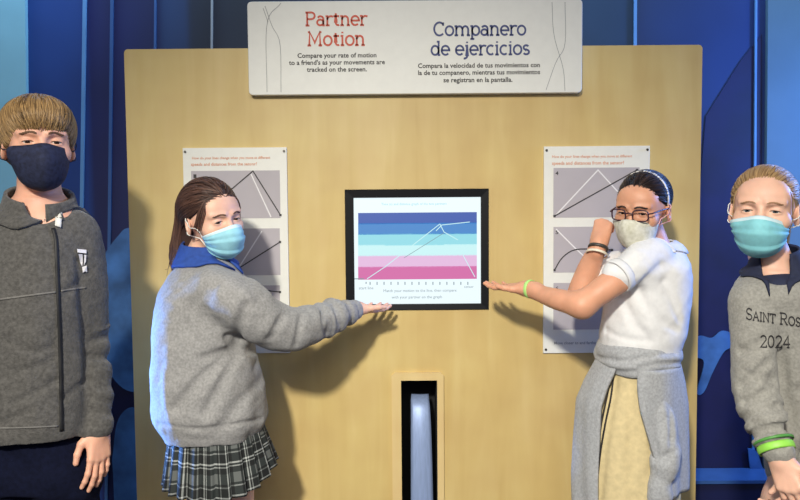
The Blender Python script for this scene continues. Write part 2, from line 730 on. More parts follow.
def tubes(paths, radii, sides=6, closed=False):
    """round strips along many paths; radii: number or a function of t per path"""
    V, F = [], []
    for pi, pts in enumerate(paths):
        pts = np.asarray(pts, float)
        n = len(pts)
        T = np.gradient(pts, axis=0) if not closed else np.roll(pts, -1, 0) - np.roll(pts, 1, 0)
        T /= np.linalg.norm(T, axis=1, keepdims=True) + 1e-9
        u = np.cross(T[0], (0.3, 0.5, 0.81))
        b = len(V)
        for i in range(n):
            u = u - T[i] * (u @ T[i])
            u = u / (np.linalg.norm(u) + 1e-9)
            v = np.cross(T[i], u)
            r = radii[pi](i / (n - 1)) if isinstance(radii, (list, tuple)) else (radii(i / (n - 1)) if callable(radii) else radii)
            for s in range(sides):
                a = 6.2832 * s / sides
                V.append(pts[i] + r * (math.cos(a) * u + math.sin(a) * v))
        for i in range(n if closed else n - 1):
            for s in range(sides):
                i2 = (i + 1) % n
                F.append((b + i * sides + s, b + i * sides + (s + 1) % sides, b + i2 * sides + (s + 1) % sides, b + i2 * sides + s))
    return np.array(V), np.array(F, np.int32)


def tube_obj(name, paths, r, m, parent, sides=8, closed=False, label=None):
    V, F = tubes(paths, r, sides, closed)
    return link(name, np_mesh(name, V, F), m, parent, label)


def sheet(name, G, thick, m, parent, label=None, uv=False, closed_u=False, midx=None):
    """a cloth sheet from a grid of points [v][u], given thickness"""
    G = np.asarray(G, float)
    nv, nu = G.shape[:2]
    F, M = [], []
    for j in range(nv - 1):
        for i in range(nu if closed_u else nu - 1):
            F.append((j * nu + i, j * nu + (i + 1) % nu, (j + 1) * nu + (i + 1) % nu, (j + 1) * nu + i))
            M.append(midx(i, j) if midx else 0)
    me = np_mesh(name, G.reshape(-1, 3), np.array(F, np.int32), midx=M)
    if uv:
        L = me.uv_layers.new(name='UVMap')
        k = 0
        for j in range(nv - 1):
            for i in range(nu if closed_u else nu - 1):
                for a, b in ((i, j), (i + 1, j), (i + 1, j + 1), (i, j + 1)):
                    L.data[k].uv = (a / nu, b / (nv - 1))
                    k += 1
    o = link(name, me, m, parent, label)
    md = o.modifiers.new('thickness', 'SOLIDIFY')
    md.thickness = thick
    md.offset = 0
    return o

# ------------------------------------------------------------------ materials of the place
PLY = wood_mat('birch_plywood', (200, 173, 113), (206, 181, 121), (212, 188, 131))
PLY2 = wood_mat('birch_plywood_darker', (198, 170, 110), (204, 178, 118), (210, 186, 128))
WHITE = mat('white_sign_face', (228, 228, 221), 0.45, 0.01)
EDGE = mat('sign_edge', (150, 146, 140), 0.5, 0.02)
RED_INK = mat('red_ink', (214, 96, 74), 0.6, 0)
NAVY_INK = mat('navy_ink', (66, 76, 124), 0.6, 0)
DARK_INK = mat('dark_ink', (52, 50, 52), 0.6, 0)
GREY_INK = mat('grey_ink', (150, 150, 152), 0.6, 0)
BLACK = mat('black_plastic', (8, 10, 16), 0.5, 0.05, spec=.2)
BLACKBOX = mat('black_recess', (10, 11, 14), 0.7, 0.05)

# ------------------------------------------------------------------ setting
PF = 2.34                                     # depth of the panel's front face


def W(px, py, Y=PF):
    p = P(px, py, Y)
    return float(p[0]), float(p[2])


MY = 2.86


def structure(o):
    o['kind'] = 'structure'
    return o


CARPET = mat('dark_blue_carpet', (40, 46, 66), 0.95, 0.15, 60, 0.4, 400)
bm = bmesh.new()
for v in ((-3.2, -3.0), (3.2, -3.0), (3.2, MY + 0.1), (-3.2, MY + 0.1)):
    bm.verts.new((v[0], v[1], 0))
bm.faces.new(bm.verts)
ex = bmesh.ops.extrude_face_region(bm, geom=bm.faces[:])
bmesh.ops.translate(bm, vec=(0, 0, -0.1), verts=[v for v in ex['geom'] if isinstance(v, bmesh.types.BMVert)])
structure(link('floor', bm_mesh('floor', bm), CARPET))


def mural_mat():
    """deep blue printed wall graphic: soft vertical bands of several blues"""
    m = bpy.data.materials.new('blue_mural_print')
    m.use_nodes = True
    nt = m.node_tree
    b = nt.nodes['Principled BSDF']
    tc = nt.nodes.new('ShaderNodeTexCoord')
    sx = nt.nodes.new('ShaderNodeSeparateXYZ')
    nt.links.new(tc.outputs['Object'], sx.inputs[0])
    mr = nt.nodes.new('ShaderNodeMapRange')
    x_of = lambda px: W(px, 60, MY)[0]
    mr.inputs['From Min'].default_value = x_of(0)
    mr.inputs['From Max'].default_value = x_of(800)
    nt.links.new(sx.outputs['X'], mr.inputs['Value'])
    r = nt.nodes.new('ShaderNodeValToRGB')
    dim = lambda c: c
    stops = [(0, (30, 66, 130)), (24, (26, 62, 126)), (28, (24, 60, 127)), (84, (22, 56, 122)), (91, (17, 24, 78)), (156, (17, 26, 76)),
             (164, (27, 50, 90)), (186, (26, 46, 82)), (192, (22, 29, 48)), (240, (20, 26, 40)), (300, (20, 31, 55)), (560, (22, 44, 66)),
             (590, (26, 54, 80)), (634, (26, 52, 80)), (640, (22, 44, 84)), (690, (20, 48, 100)), (752, (22, 50, 108)), (758, (26, 54, 116)), (800, (34, 60, 114))]
    e = r.color_ramp.elements
    e[0].position, e[0].color = 0, (*lin(dim(stops[0][1])), 1)
    e[1].position, e[1].color = 1, (*lin(dim(stops[-1][1])), 1)
    for px, c in stops[1:-1]:
        q = e.new(px / 800)
        q.color = (*lin(dim(c)), 1)
    nt.links.new(mr.outputs[0], r.inputs[0])
    n = nt.nodes.new('ShaderNodeTexNoise')
    n.inputs['Scale'].default_value = 2.2
    n.inputs['Detail'].default_value = 2
    nt.links.new(tc.outputs['Object'], n.inputs['Vector'])
    mx = nt.nodes.new('ShaderNodeMix')
    mx.data_type = 'RGBA'
    mx.blend_type = 'SOFT_LIGHT'
    mx.inputs[0].default_value = 0.7
    nt.links.new(r.outputs[0], mx.inputs[6])
    nt.links.new(n.outputs['Fac'], mx.inputs[7])
    nt.links.new(mx.outputs[2], b.inputs['Base Color'])
    b.inputs['Roughness'].default_value = 0.55
    return m


MURAL = mural_mat()
structure(prism('wall_back', [(-3.2, 0), (3.2, 0), (3.2, 3.0), (-3.2, 3.0)], MY, MY + 0.1, MURAL))
STRIP = mat('pale_blue_strip', (98, 146, 196), 0.5, 0.05, 6)
STRIP2 = mat('dim_blue_strip', (52, 88, 142), 0.5, 0.05, 6)
LBLUE = mat('sky_blue_banner', (146, 200, 216), 0.6, 0.06, 3)
LBLUE2 = mat('cornflower_banner', (94, 122, 138), 0.6, 0.06, 3)
GHOST = mat('printed_blue_figure', (62, 108, 166), 0.6, 0.2, 9)
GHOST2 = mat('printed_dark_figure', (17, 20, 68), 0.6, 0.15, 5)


def mural_strip(px0, px1, pb0, pb1, y0, y1, m, name, label, cat, t=0.012, group=None):
    a, b = W(px0, y0, MY - t), W(px1, y0, MY - t)
    c, d = W(pb1, y1, MY - t), W(pb0, y1, MY - t)
    o = prism(name, [d, c, b, a], MY - t, MY - (.0045 if t < .015 else 0), m)
    return tag(o, label, cat, group)


def zpx(z, px, Y):
    """pixel row of a height"""
    for _ in range(3):
        pass
    lo, hi = -2000.0, 3000.0
    for _ in range(50):
        mid = (lo + hi) / 2
        if P(px, mid, Y)[2] > z:
            lo = mid
        else:
            hi = mid
    return lo


FLOORPX = zpx(0.0, 400, MY - 0.012)
TOPPX = zpx(2.95, 400, MY - 0.012)
mural_strip(-60, 23, -46, 30, TOPPX, FLOORPX, LBLUE, 'wall_banner', 'pale sky blue wall banner behind the boy in the charcoal jacket', 'banner', 0.02)
mural_strip(770, 880, 764, 872, TOPPX, FLOORPX, LBLUE2, 'wall_banner', 'cornflower blue wall banner behind the fair-haired girl', 'banner', 0.02)
mural_strip(86, 90, 75, 78, TOPPX, FLOORPX, STRIP, 'light_strip', 'bright pale blue upright strip on the wall beside the boy, the brighter of two', 'wall strip')
mural_strip(113, 116, 104, 107, TOPPX, FLOORPX, STRIP2, 'light_strip', 'dimmer blue upright strip between the brighter strip and the plywood panel', 'wall strip')
mural_strip(156, 158, 150, 152, TOPPX, FLOORPX, STRIP2, 'light_strip', 'thin blue upright strip rising above the plywood beside the dark wall patch', 'wall strip')
mural_strip(212, 214, 208, 210, TOPPX, FLOORPX, GREY_INK, 'light_strip', 'thin grey upright strip on the dark slate wall patch by the white sign', 'wall strip')
mural_strip(635, 638, 632, 635, TOPPX, FLOORPX, STRIP, 'light_strip', 'thin pale strip ending above the plywood, beside the white sign', 'wall strip')
mural_strip(757, 759, 752, 754, TOPPX, FLOORPX, STRIP, 'light_strip', 'thin bright strip on the wall beside the cornflower banner', 'wall strip')


def ghost(name, pts, m, label):
    """a silhouette printed on the wall graphic"""
    t = 0.018
    q = [W(x, y, MY - t) for x, y in smooth_path(pts + [pts[0]], len(pts) * 6)[:-1]]
    o = prism(name, q, MY - t, MY - .0125, m)
    return tag(o, label, 'wall print')


ghost('printed_silhouette', [(96, 300), (99, 270), (106, 252), (118, 236), (128, 228), (150, 232), (158, 300), (150, 380), (126, 390), (104, 360)],
      GHOST, 'blurred light blue figure printed on the wall between the boy and the plywood')
ghost('printed_silhouette', [(112, 460), (118, 420), (134, 408), (156, 430), (160, 520), (120, 530)], GHOST,
      'blurred blue shape printed low on the wall by the plywood edge')
ghost('printed_silhouette', [(688, 345), (700, 336), (712, 338), (722, 331), (732, 334), (735, 345), (724, 352), (713, 372), (704, 392), (697, 392), (704, 362), (690, 356)],
      GHOST, 'blurred blue hand and arm printed on the wall beside the grey sweatshirt')
ghost('printed_silhouette', [(748, 448), (757, 452), (763, 468), (772, 476), (780, 490), (764, 492), (752, 476)], GHOST,
      'small blurred blue shape printed on the wall beside the lime wristband')


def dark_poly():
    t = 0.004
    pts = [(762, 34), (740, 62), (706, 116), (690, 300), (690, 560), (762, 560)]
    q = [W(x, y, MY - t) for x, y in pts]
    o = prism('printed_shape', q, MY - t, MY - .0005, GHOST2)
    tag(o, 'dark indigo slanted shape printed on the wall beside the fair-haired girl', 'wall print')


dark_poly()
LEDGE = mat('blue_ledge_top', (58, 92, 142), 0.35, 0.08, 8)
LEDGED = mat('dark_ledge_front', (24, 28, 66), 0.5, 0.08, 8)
x0, z0 = W(690, 481, MY - 0.14)
x1, _ = W(792, 481, MY - 0.14)
ld = empty('wall_ledge', ((x0 + x1) / 2, MY - 0.07, 0), 'low dark blue ledge along the wall behind the fair-haired girl', 'ledge')
prism('ledge_front', [(x0, 0), (x1, 0), (x1, z0 - 0.012), (x0, z0 - 0.012)], MY - 0.13, MY - 0.007, LEDGED, ld)
prism('ledge_top', [(x0, z0 - 0.012), (x1, z0 - 0.012), (x1, z0), (x0, z0)], MY - 0.14, MY - 0.007, LEDGE, ld)

# ------------------------------------------------------------------ plywood exhibit panel
XL, XR = W(128.5, 206)[0], W(700, 206)[0]
ZT = W(415, 47)[1]
XS = W(416, 206)[0]
MX0, MZ1 = W(344.6, 189.6)
MX1, MZ0 = W(488.9, 309.4)
SX0, SZ1 = W(401, 380)
SX1 = W(437, 380)[0]
SZ0 = 0.22
PT = 0.10
panel = empty('exhibit_panel', ((XL + XR) / 2, PF + PT / 2, 0), 'wide birch plywood exhibit panel with rounded top corners behind the children', 'panel')
r = 0.012
lo_l = [(XL, 0), (XS, 0), (XS, SZ0), (SX0, SZ0), (SX0, SZ1), (XS, SZ1), (XS, MZ0), (MX0, MZ0), (MX0, MZ1),
        (XS, MZ1), (XS, ZT)] + [(XL + r + r * math.cos(math.radians(a)), ZT - r + r * math.sin(math.radians(a))) for a in range(90, 181, 15)]
lo_r = [(XS, 0), (XR, 0)] + [(XR - r + r * math.cos(math.radians(a)), ZT - r + r * math.sin(math.radians(a))) for a in range(0, 91, 15)] + \
       [(XS, ZT), (XS, MZ1), (MX1, MZ1), (MX1, MZ0), (XS, MZ0), (XS, SZ1), (SX1, SZ1), (SX1, SZ0), (XS, SZ0)]
prism('plywood_sheet', lo_l, PF, PF + PT, PLY, panel)
prism('plywood_sheet', lo_r, PF, PF + PT, PLY2, panel)


def slot():
    fx0, fz1 = W(391.5, 372.5)
    fx1 = W(443.5, 372.5)[0]
    pts = [(fx0, fz1 - .01), (fx0 + .01, fz1), (fx1 - .01, fz1), (fx1, fz1 - .01), (fx1, SZ0 - .03), (fx0, SZ0 - .03)]
    bm = bmesh.new()
    o = [bm.verts.new((x, PF - 0.010, z)) for x, z in pts]
    inn = [(SX0, SZ1), (SX1, SZ1), (SX1, SZ0), (SX0, SZ0)]
    i_ = [bm.verts.new((x, PF - 0.010, z)) for x, z in inn]
    es = [bm.edges.new((o[k], o[(k + 1) % 6])) for k in range(6)] + [bm.edges.new((i_[k], i_[(k + 1) % 4])) for k in range(4)]
    bmesh.ops.triangle_fill(bm, edges=es, use_beauty=True)
    ex = bmesh.ops.extrude_face_region(bm, geom=bm.faces[:])
    bmesh.ops.translate(bm, vec=(0, 0.010, 0), verts=[v for v in ex['geom'] if isinstance(v, bmesh.types.BMVert)])
    fr = link('slot_frame', bm_mesh('slot_frame', bm), wood_mat('slot_frame_ply', (210, 183, 128), (216, 190, 136), (221, 197, 144)), panel)
    # black lined recess, open at the front
    bm = bmesh.new()
    yb = PF + 0.16
    a = [(SX0, SZ0), (SX1, SZ0), (SX1, SZ1), (SX0, SZ1)]
    f_ = [bm.verts.new((x, PF - 0.004, z)) for x, z in a]
    b_ = [bm.verts.new((x, yb, z)) for x, z in a]
    for k in range(4):
        bm.faces.new((f_[k], f_[(k + 1) % 4], b_[(k + 1) % 4], b_[k]))
    bm.faces.new(b_)
    rc = link('slot_recess', bm_mesh('slot_recess', bm), BLACKBOX, panel)
    md = rc.modifiers.new('t', 'SOLIDIFY')
    md.thickness = 0.0015
    # the curved guide standing in the recess
    G = []
    rows = [(394, 411.5, 428.5, .10), (400, 411, 429, .075), (410, 411, 430, .055), (430, 411, 431, .04), (460, 411, 432, .03), (500, 411, 433, .022), (560, 411, 435, .02)]
    rows = smooth_path(rows, 30)
    for py, xa, xb, dy in rows:
        p0, p1 = P(xa, py, PF + dy), P(xb, py, PF + dy)
        G.append([p0 + (p1 - p0) * t + np.array((0, -0.006 * math.sin(math.pi * t), 0)) for t in np.linspace(0, 1, 9)])
    st = mat('brushed_steel', (150, 170, 212), 0.5, 0.04, 30, metal=0.35, stretch=(6, 6, .4))
    sheet('steel_guide', G, 0.004, st, panel)


slot()

# ------------------------------------------------------------------ monitor
mon = empty('monitor', ((MX0 + MX1) / 2, PF, MZ0), 'black framed monitor showing a banded blue and pink motion graph', 'monitor')
EM = 1.04


def glow(name, c):
    m = mat(name, c, 0.35, 0, emit=EM)
    m.node_tree.nodes['Principled BSDF'].inputs['Base Color'].default_value = (0.02, 0.02, 0.02, 1)
    return m


SCR = [glow('screen_white', (232, 246, 250)), glow('band_royal', (52, 86, 168)), glow('band_azure', (62, 130, 198)), glow('band_aqua', (142, 214, 226)),
       glow('band_mint', (196, 238, 240)), glow('band_lilac', (222, 182, 218)), glow('band_rose', (206, 104, 164)), glow('screen_ink', (120, 140, 150))]
bm = bmesh.new()
ix0, iz1 = W(353.5, 198)
ix1, iz0 = W(481, 303.5)
MX0, MX1, MZ0, MZ1 = MX0 + .0015, MX1 - .0015, MZ0 + .0015, MZ1 - .0015
o_ = [bm.verts.new((x, PF - 0.006, z)) for x, z in ((MX0, MZ0), (MX1, MZ0), (MX1, MZ1), (MX0, MZ1))]
i_ = [bm.verts.new((x, PF - 0.004, z)) for x, z in ((ix0, iz0), (ix1, iz0), (ix1, iz1), (ix0, iz1))]
d_ = [bm.verts.new((x, PF + 0.010, z)) for x, z in ((ix0, iz0), (ix1, iz0), (ix1, iz1), (ix0, iz1))]
s_ = [bm.verts.new((x, PF + 0.05, z)) for x, z in ((MX0, MZ0), (MX1, MZ0), (MX1, MZ1), (MX0, MZ1))]
for k in range(4):
    n = (k + 1) % 4
    bm.faces.new((o_[k], o_[n], i_[n], i_[k]))
    bm.faces.new((i_[k], i_[n], d_[n], d_[k]))
    bm.faces.new((s_[k], s_[n], o_[n], o_[k]))
bm.faces.new(s_)
link('bezel', bm_mesh('bezel', bm), BLACK, mon)
sy = PF + 0.006
fl = Flat()
fl.rect(ix0 - .002, iz0 - .002, ix1 + .002, iz1 + .002, sy, 0)
ys = [213, 223.5, 234, 245, 255.5, 267, 279]
for k in range(6):
    a, z1 = W(358, ys[k])
    b, z0 = W(477, ys[k + 1])
    fl.rect(a, z0, b, z1, sy - .0006, k + 1)


def strokes(pls, wd, y, m, F):
    for pl in pls:
        V, Q = ribbons([[W(*p) for p in pl]], wd)
        F.put(V, Q, y=y, m=m)


strokes([[(367, 279), (385, 267), (440, 224)], [(440, 224), (444, 232), (458, 240)], [(463, 255), (475, 277)], [(436, 231), (442, 225), (470, 222)]], .0024, sy - .0012, 4, fl)
strokes([[(404, 258), (444, 233)]], .0016, sy - .0014, 7, fl)
strokes([[(352, 279), (364, 279)], [(366, 282), (366, 284)]] + [[(370 + 7 * k, 282), (370 + 7 * k, 285)] for k in range(15)], .003, sy - .0012, 7, fl)
for txt, px, py, sz in (('start line', 366, 289.5, .013), ('sensor', 469, 288, .011), ('Match your motion to the line, then compare', 420, 292, .0125),
                        ('with your partner on the graph', 417, 298.5, .0125), ('Time (s) and distance graph of the two partners', 414, 205, .0105)):
    V, Q = small_text(txt, sz)
    x, z = W(px, py)
    fl.put(V, Q, dx=x, y=sy - .0012, dz=z, m=7 if py > 210 else 3)
fl.build('screen', SCR, mon)

# ------------------------------------------------------------------ header sign
sgx0, sgz1 = W(247, 1.5, PF - .028)
sgx1, sgz0 = W(582, 92.5, PF - .028)
sign = empty('header_sign', ((sgx0 + sgx1) / 2, PF - .014, sgz0), 'long white header sign reading Partner Motion on top of the plywood', 'sign')
prism('sign_board', rrect(sgx0, sgz0, sgx1, sgz1, .013), PF - .028, PF - 0.0005, WHITE, sign, bevel=.002)
SYF = PF - .0288


def headline(txt, pxc, pyb, pxw, m, name):
    V, F, wd = slab_text(txt, 1.0, 0.105)
    xa, zb = W(pxc - pxw / 2, pyb, SYF)
    xb, _ = W(pxc + pxw / 2, pyb, SYF)
    s = (xb - xa) / (wd - .06)
    V = [(v[0] * s, 0, v[2] * s * 1.02) for v in V]
    Flat().put(V, F, dx=xa, y=SYF, dz=zb).build(name, [m], sign)


headline('Partner', 336, 25.5, 61, RED_INK, 'headline')
headline('Motion', 336, 45.5, 57, RED_INK, 'headline')
headline('Companero', 479.5, 35.5, 92, NAVY_INK, 'headline')
headline('de ejercicios', 480, 55, 98, NAVY_INK, 'headline')
fl, fl2 = Flat(), Flat()
for txt, px, py, wpx in (('Compare your rate of motion', 337, 57.5, 79), ("to a friend's as your movements are", 337, 64.5, 96), ('tracked on the screen.', 337, 71.5, 60),
                         ('Compara la velocidad de tus movimientos con', 479, 67.5, 122), ('la de tu companero, mientras tus movimientos', 479, 74.5, 122),
                         ('se registran en la pantalla.', 478, 82, 69)):
    V, Q = small_text(txt, .02, .0004)
    xs = [v[0] for v in V]
    x, z = W(px, py, SYF)
    s = (W(px + wpx, py, SYF)[0] - x) / (max(xs) - min(xs))
    V = [(v[0] * s, 0, v[2] * s) for v in V]
    (fl if px < 400 else fl2).put(V, Q, dx=x, y=SYF, dz=z)
fl.build('english_lettering', [DARK_INK], sign)
fl2.build('spanish_lettering', [DARK_INK], sign)
fl = Flat()
for pl in ([(281, 3), (267, 24), (267, 92)], [(265, 6), (272, 26), (280, 44), (281, 92)], [(263, 8), (268, 22)]):
    V, Q = ribbons([[W(*p, SYF) for p in smooth_path(pl, 14)]], .0016)
    fl.put(V, Q, y=SYF)
fl.build('line_drawing', [GREY_INK], sign)
fl = Flat()
for pl in ([(552, 2), (554, 35), (563, 68), (565, 91)], [(565, 2), (565, 44), (556, 62), (546, 90)]):
    V, Q = ribbons([[W(*p, SYF) for p in smooth_path(pl, 14)]], .0016)
    fl.put(V, Q, y=SYF)
fl.build('line_drawing', [GREY_INK], sign)

# ------------------------------------------------------------------ graph posters
GREYP = mat('grey_print', (176, 170, 176), 0.55, 0.02, 8)
ORANGE_INK = mat('orange_ink', (214, 150, 122), 0.6, 0)
WHITE_INK = mat('white_ink', (226, 224, 226), 0.6, 0)
STEEL = mat('screw_steel', (90, 86, 82), 0.35, 0.05, metal=0.8)
PTH = .008


def poster(x0, y0, x1, y1, rects, blacks, whites, digits, label, head, foot):
    a, z1 = W(x0, y0, PF - PTH)
    b, z0 = W(x1, y1, PF - PTH)
    t = empty('graph_poster', ((a + b) / 2, PF - PTH / 2, z0), label, 'poster', 'graph posters on the plywood')
    prism('poster_plate', [(a, z0), (b, z0), (b, z1), (a, z1)], PF - PTH, PF - .0004, WHITE, t, bevel=.0012)
    yf = PF - PTH - .0006
    for rx0, ry0, rx1, ry1 in rects:
        c, d = W(rx0, ry0, yf), W(rx1, ry1, yf)
        Flat().rect(c[0], d[1], d[0], c[1], yf).build('graph_field', [GREYP], t)
    fl = Flat()
    for pls, m, wd, e in ((whites, 1, .004, .0005), (blacks, 0, .0036, .001)):
        for pl in pls:
            V, Q = ribbons([[W(*p, yf) for p in pl]], wd)
            fl.put(V, Q, y=yf - e, m=m)
    for pl in blacks:
        for p in (pl[0], pl[-1]):
            x, z = W(*p, yf)
            fl.rect(x - .0035, z - .0035, x + .0035, z + .0035, yf - .0012, 0)
    fl.build('graph_line', [DARK_INK, WHITE_INK], t)
    parts = [('heading', head), ('caption', foot)] + [('graph_number', [q]) for q in digits]
    for pname, txt, px, py, wpx, m in [(n_, *q) for n_, l_ in parts for q in l_]:
        fl = Flat()
        V, Q = small_text(txt, .018, .0003)
        xs = [v[0] for v in V]
        x, z = W(px, py, yf)
        s = (W(px + wpx, py, yf)[0] - x) / (max(xs) - min(xs))
        fl.put([(v[0] * s, 0, v[2] * min(s, .9)) for v in V], Q, dx=x, y=yf - .0004, dz=z)
        fl.build(pname, [(ORANGE_INK, DARK_INK, GREY_INK)[m]], t)
    for sx, sz in ((a + .008, z0 + .012), (b - .008, z0 + .012), (a + .008, z1 - .012), (b - .008, z1 - .012)):
        pts = [(sx + .0038 * math.cos(q * .5236), sz + .0038 * math.sin(q * .5236)) for q in range(12)]
        prism('screw', pts, PF - PTH - .003, PF - PTH + .001, STEEL, t)


poster(182.5, 148, 290, 353, [(191, 171, 280.5, 218), (191, 229, 280.5, 275), (191, 286, 280.5, 331)],
       [[(199, 217), (253, 171), (280.5, 215)], [(192, 274), (236, 270), (280, 242)], [(240, 296), (262, 290), (280, 292)]],
       [[(251, 174), (271, 217)], [(262, 231), (236, 272)]],
       [('1', 195, 178, 3, 1), ('2', 195, 236, 3, 1), ('3', 195, 293, 3, 1)],
       'white poster of grey line graphs behind the girl in the plaid skirt', 
       [('How do your lines change when you move at different', 231, 159, 78, 0), ('speeds and distances from the sensor?', 224, 165.5, 66, 0)],
       [('Move closer to and farther from the panel to match', 236, 344, 88, 2)])
poster(544, 146.5, 647.5, 352.5, [(553.5, 168, 639, 217), (553.5, 227, 639, 272), (553.5, 283, 639, 329)],
       [[(554.5, 216), (637, 170)], [tuple(p) for p in smooth_path([(554.5, 270), (562, 258), (574, 250), (592, 249), (612, 250)], 16)],
        [tuple(p) for p in smooth_path([(567, 297), (568, 291), (574, 288), (600, 287)], 12)]],
       [[(555, 216), (598, 170), (638, 214)], [(556, 229), (575, 248), (600, 271)]],
       [('4', 557, 175, 3, 1), ('5', 557, 234, 3, 1), ('6', 557, 290, 3, 1)],
       'white poster of grey line graphs behind the girl in the white polo shirt',
       [('How do your lines change when you move at different', 592, 157.5, 80, 0), ('speeds and distances from the sensor?', 588, 164.5, 72, 0)],
       [('Move closer to and farther from the panel to match', 596, 344, 84, 2)])
fl = None

# ------------------------------------------------------------------ people: shared builders
def head_ops():
    """a child's head in its own axes: x across, -y to the face, z up, eye level at 0"""
    o = [ell((0, .012, .022), (.072, .091, .076)),
         ell((0, -.050, .030), (.056, .036, .046), k=.03),
         ell((0, -.030, -.032), (.057, .056, .063), k=.03),
         ell((0, -.047, -.080), (.034, .034, .022), k=.03)]
    for s in (-1, 1):
        o += [ell((s * .040, -.057, -.026), (.024, .021, .019), k=.022),
              cone((s * .014, -.087, .019), (s * .047, -.071, .020), .0065, .0055, k=.012)]
    o += [cone((0, -.086, .002), (0, -.104, -.036), .0065, .0105, k=.013)]
    for s in (-1, 1):
        o += [ell((s * .011, -.092, -.040), (.008, .009, .007), k=.008)]
    o += [cone((-.016, -.088, -.064), (.016, -.088, -.064), .005, .005, k=.008),
          cone((-.013, -.086, -.073), (.013, -.086, -.073), .0055, .0055, k=.008)]
    for s in (-1, 1):
        o += [ell((s * .031, -.094, .002), (.019, .016, .0115), k=.010, mode='s')]
    for s in (-1, 1):
        o += [ell((s * .031, -.0725, 0), (.0155, .0135, .0125), k=.004)]
    for s in (-1, 1):
        o += [ell((s * .031, -.088, -.0006), (.0132, .0125, .0031), roty(s * 4), k=.002, mode='s')]
    for s in (-1, 1):
        R = rotz(s * 24) @ rotx(-8)
        o += [ell((s * .0735, .014, -.010), (.008, .019, .031), R, k=.006),
              ell((s * .0815, .006, -.006), (.005, .011, .018), R, k=.004, mode='s')]
    return o


HEAD = head_ops()
SKULL = HEAD[:4]
MASKBASE = HEAD[:6] + [HEAD[8]] + [ell((0, -.070, -.050), (.034, .040, .045), k=.03)]

EYE_WHITE = mat('eye_white', (206, 194, 186), 0.25, 0)


def iris_mat(name, rgb):
    m = bpy.data.materials.new(name)
    m.use_nodes = True
    b = m.node_tree.nodes['Principled BSDF']
    b.inputs['Base Color'].default_value = (*lin(rgb), 1)
    b.inputs['Roughness'].default_value = 0.15
    return m


PUPIL = mat('pupil', (12, 10, 10), 0.1, 0)
IRIS_B = iris_mat('brown_iris', (62, 40, 28))
IRIS_H = iris_mat('blue_grey_iris', (84, 92, 96))


def eyes(root, H, iris, gaze=(0, -1, 0)):
    t, R, s = H
    for sd in (-1, 1):
        c = np.array((sd * .031, -.0725, 0))
        fwd = nz(np.array(gaze, float))
        V, F, M = [], [], []
        n, m = 16, 14
        u = nz(np.cross(fwd, (0, 0, 1)))
        v = np.cross(u, fwd)
        rows = [math.pi * j / m for j in range(m + 1)]
        rows = sorted(set([0.001, 0.24, 0.52] + [x for x in rows if x > 0.55]))
        for th in rows:
            for k in range(n):
                a = 6.2832 * k / n
                V.append(c + .0123 * (fwd * math.cos(th) + math.sin(th) * (u * math.cos(a) + v * math.sin(a))))
        for j in range(len(rows) - 1):
            for k in range(n):
                F.append((j * n + k, j * n + (k + 1) % n, (j + 1) * n + (k + 1) % n, (j + 1) * n + k))
                M.append(2 if j == 0 else 1 if j == 1 else 0)
        V = (np.array(V) * s) @ R.T + t
        link('eyeball', np_mesh('eyeball', V, np.array(F, np.int32), midx=M), [EYE_WHITE, iris, PUPIL], root)


LASH = mat('dark_lashes', (46, 30, 26), .6, 0)


def brows(root, H, m, thick=1.0):
    t, R, s = H
    for sd in (-1, 1):
        q = np.linspace(-1, 1, 11)
        p = np.stack((sd * .031 + .0128 * q, -.105 + 0 * q, .0026 * (1 - q * q) ** .8 - .0006 + sd * q * -.0008), 1)
        p = drop(HEAD, p, (0, 1, 0), .0004)
        V, F = tubes([toworld(H, p)], lambda u: .0011 * s * (1 - .5 * abs(2 * u - 1)), 5)
        link('eyelash', np_mesh('eyelash', V, F), LASH, root)
    for sd in (-1, 1):
        paths, rad = [], []
        rng = np.random.default_rng(3)
        for q in np.linspace(0, 1, 46):
            x = sd * (.012 + .040 * q)
            z = .0195 + .005 * math.sin(math.pi * min(1, q * 1.25)) - .004 * q
            for _ in range(2):
                zz = z + rng.uniform(-.0022, .0022) * thick
                p = np.array([(x, -.10, zz), (x + sd * .004, -.10, zz + .0010), (x + sd * .008, -.10, zz + .0008)])
                p = lift(HEAD, lift(HEAD, p, .0005), .0008)
                paths.append((p * s) @ R.T + t)
        V, F = tubes(paths, .0006 * thick, 4)
        link('eyebrow', np_mesh('eyebrow', V, F), m, root)


def strands(ops, roots, flow, step, n, off, stop, rng, jit=.004):
    """locks combed over a field: each point walks along flow, held just above the surface"""
    p = lift(ops, roots, off)
    N = len(p)
    alive = np.ones(N, bool)
    rows = [p.copy()]
    ln = np.ones(N, int)
    offs = off + rng.uniform(-.0015, .0025, N)
    side = rng.normal(0, 1, (N, 3)) * jit / step * .06
    for i in range(n):
        f = flow(p) + side
        g = grad(ops, p)
        f = f - g * (f * g).sum(1, keepdims=True) * 0.98
        f /= np.linalg.norm(f, axis=1, keepdims=True) + 1e-9
        q = p + f * step
        d = ev(ops, q)
        q = q - grad(ops, q) * np.clip(d - offs, -.01, .01)[:, None]
        alive &= ~stop(q)
        p = np.where(alive[:, None], q, p)
        ln += alive
        rows.append(p.copy())
    A = np.stack(rows, 1)
    return [A[i, :ln[i]] for i in range(N) if ln[i] > 3]


def dome(rng, n, zmin=-.2):
    v = rng.normal(size=(n * 3, 3))
    v /= np.linalg.norm(v, axis=1, keepdims=True)
    v = v[v[:, 2] > zmin][:n]
    return v * np.array((.08, .1, .085)) + np.array((0, .012, .025))


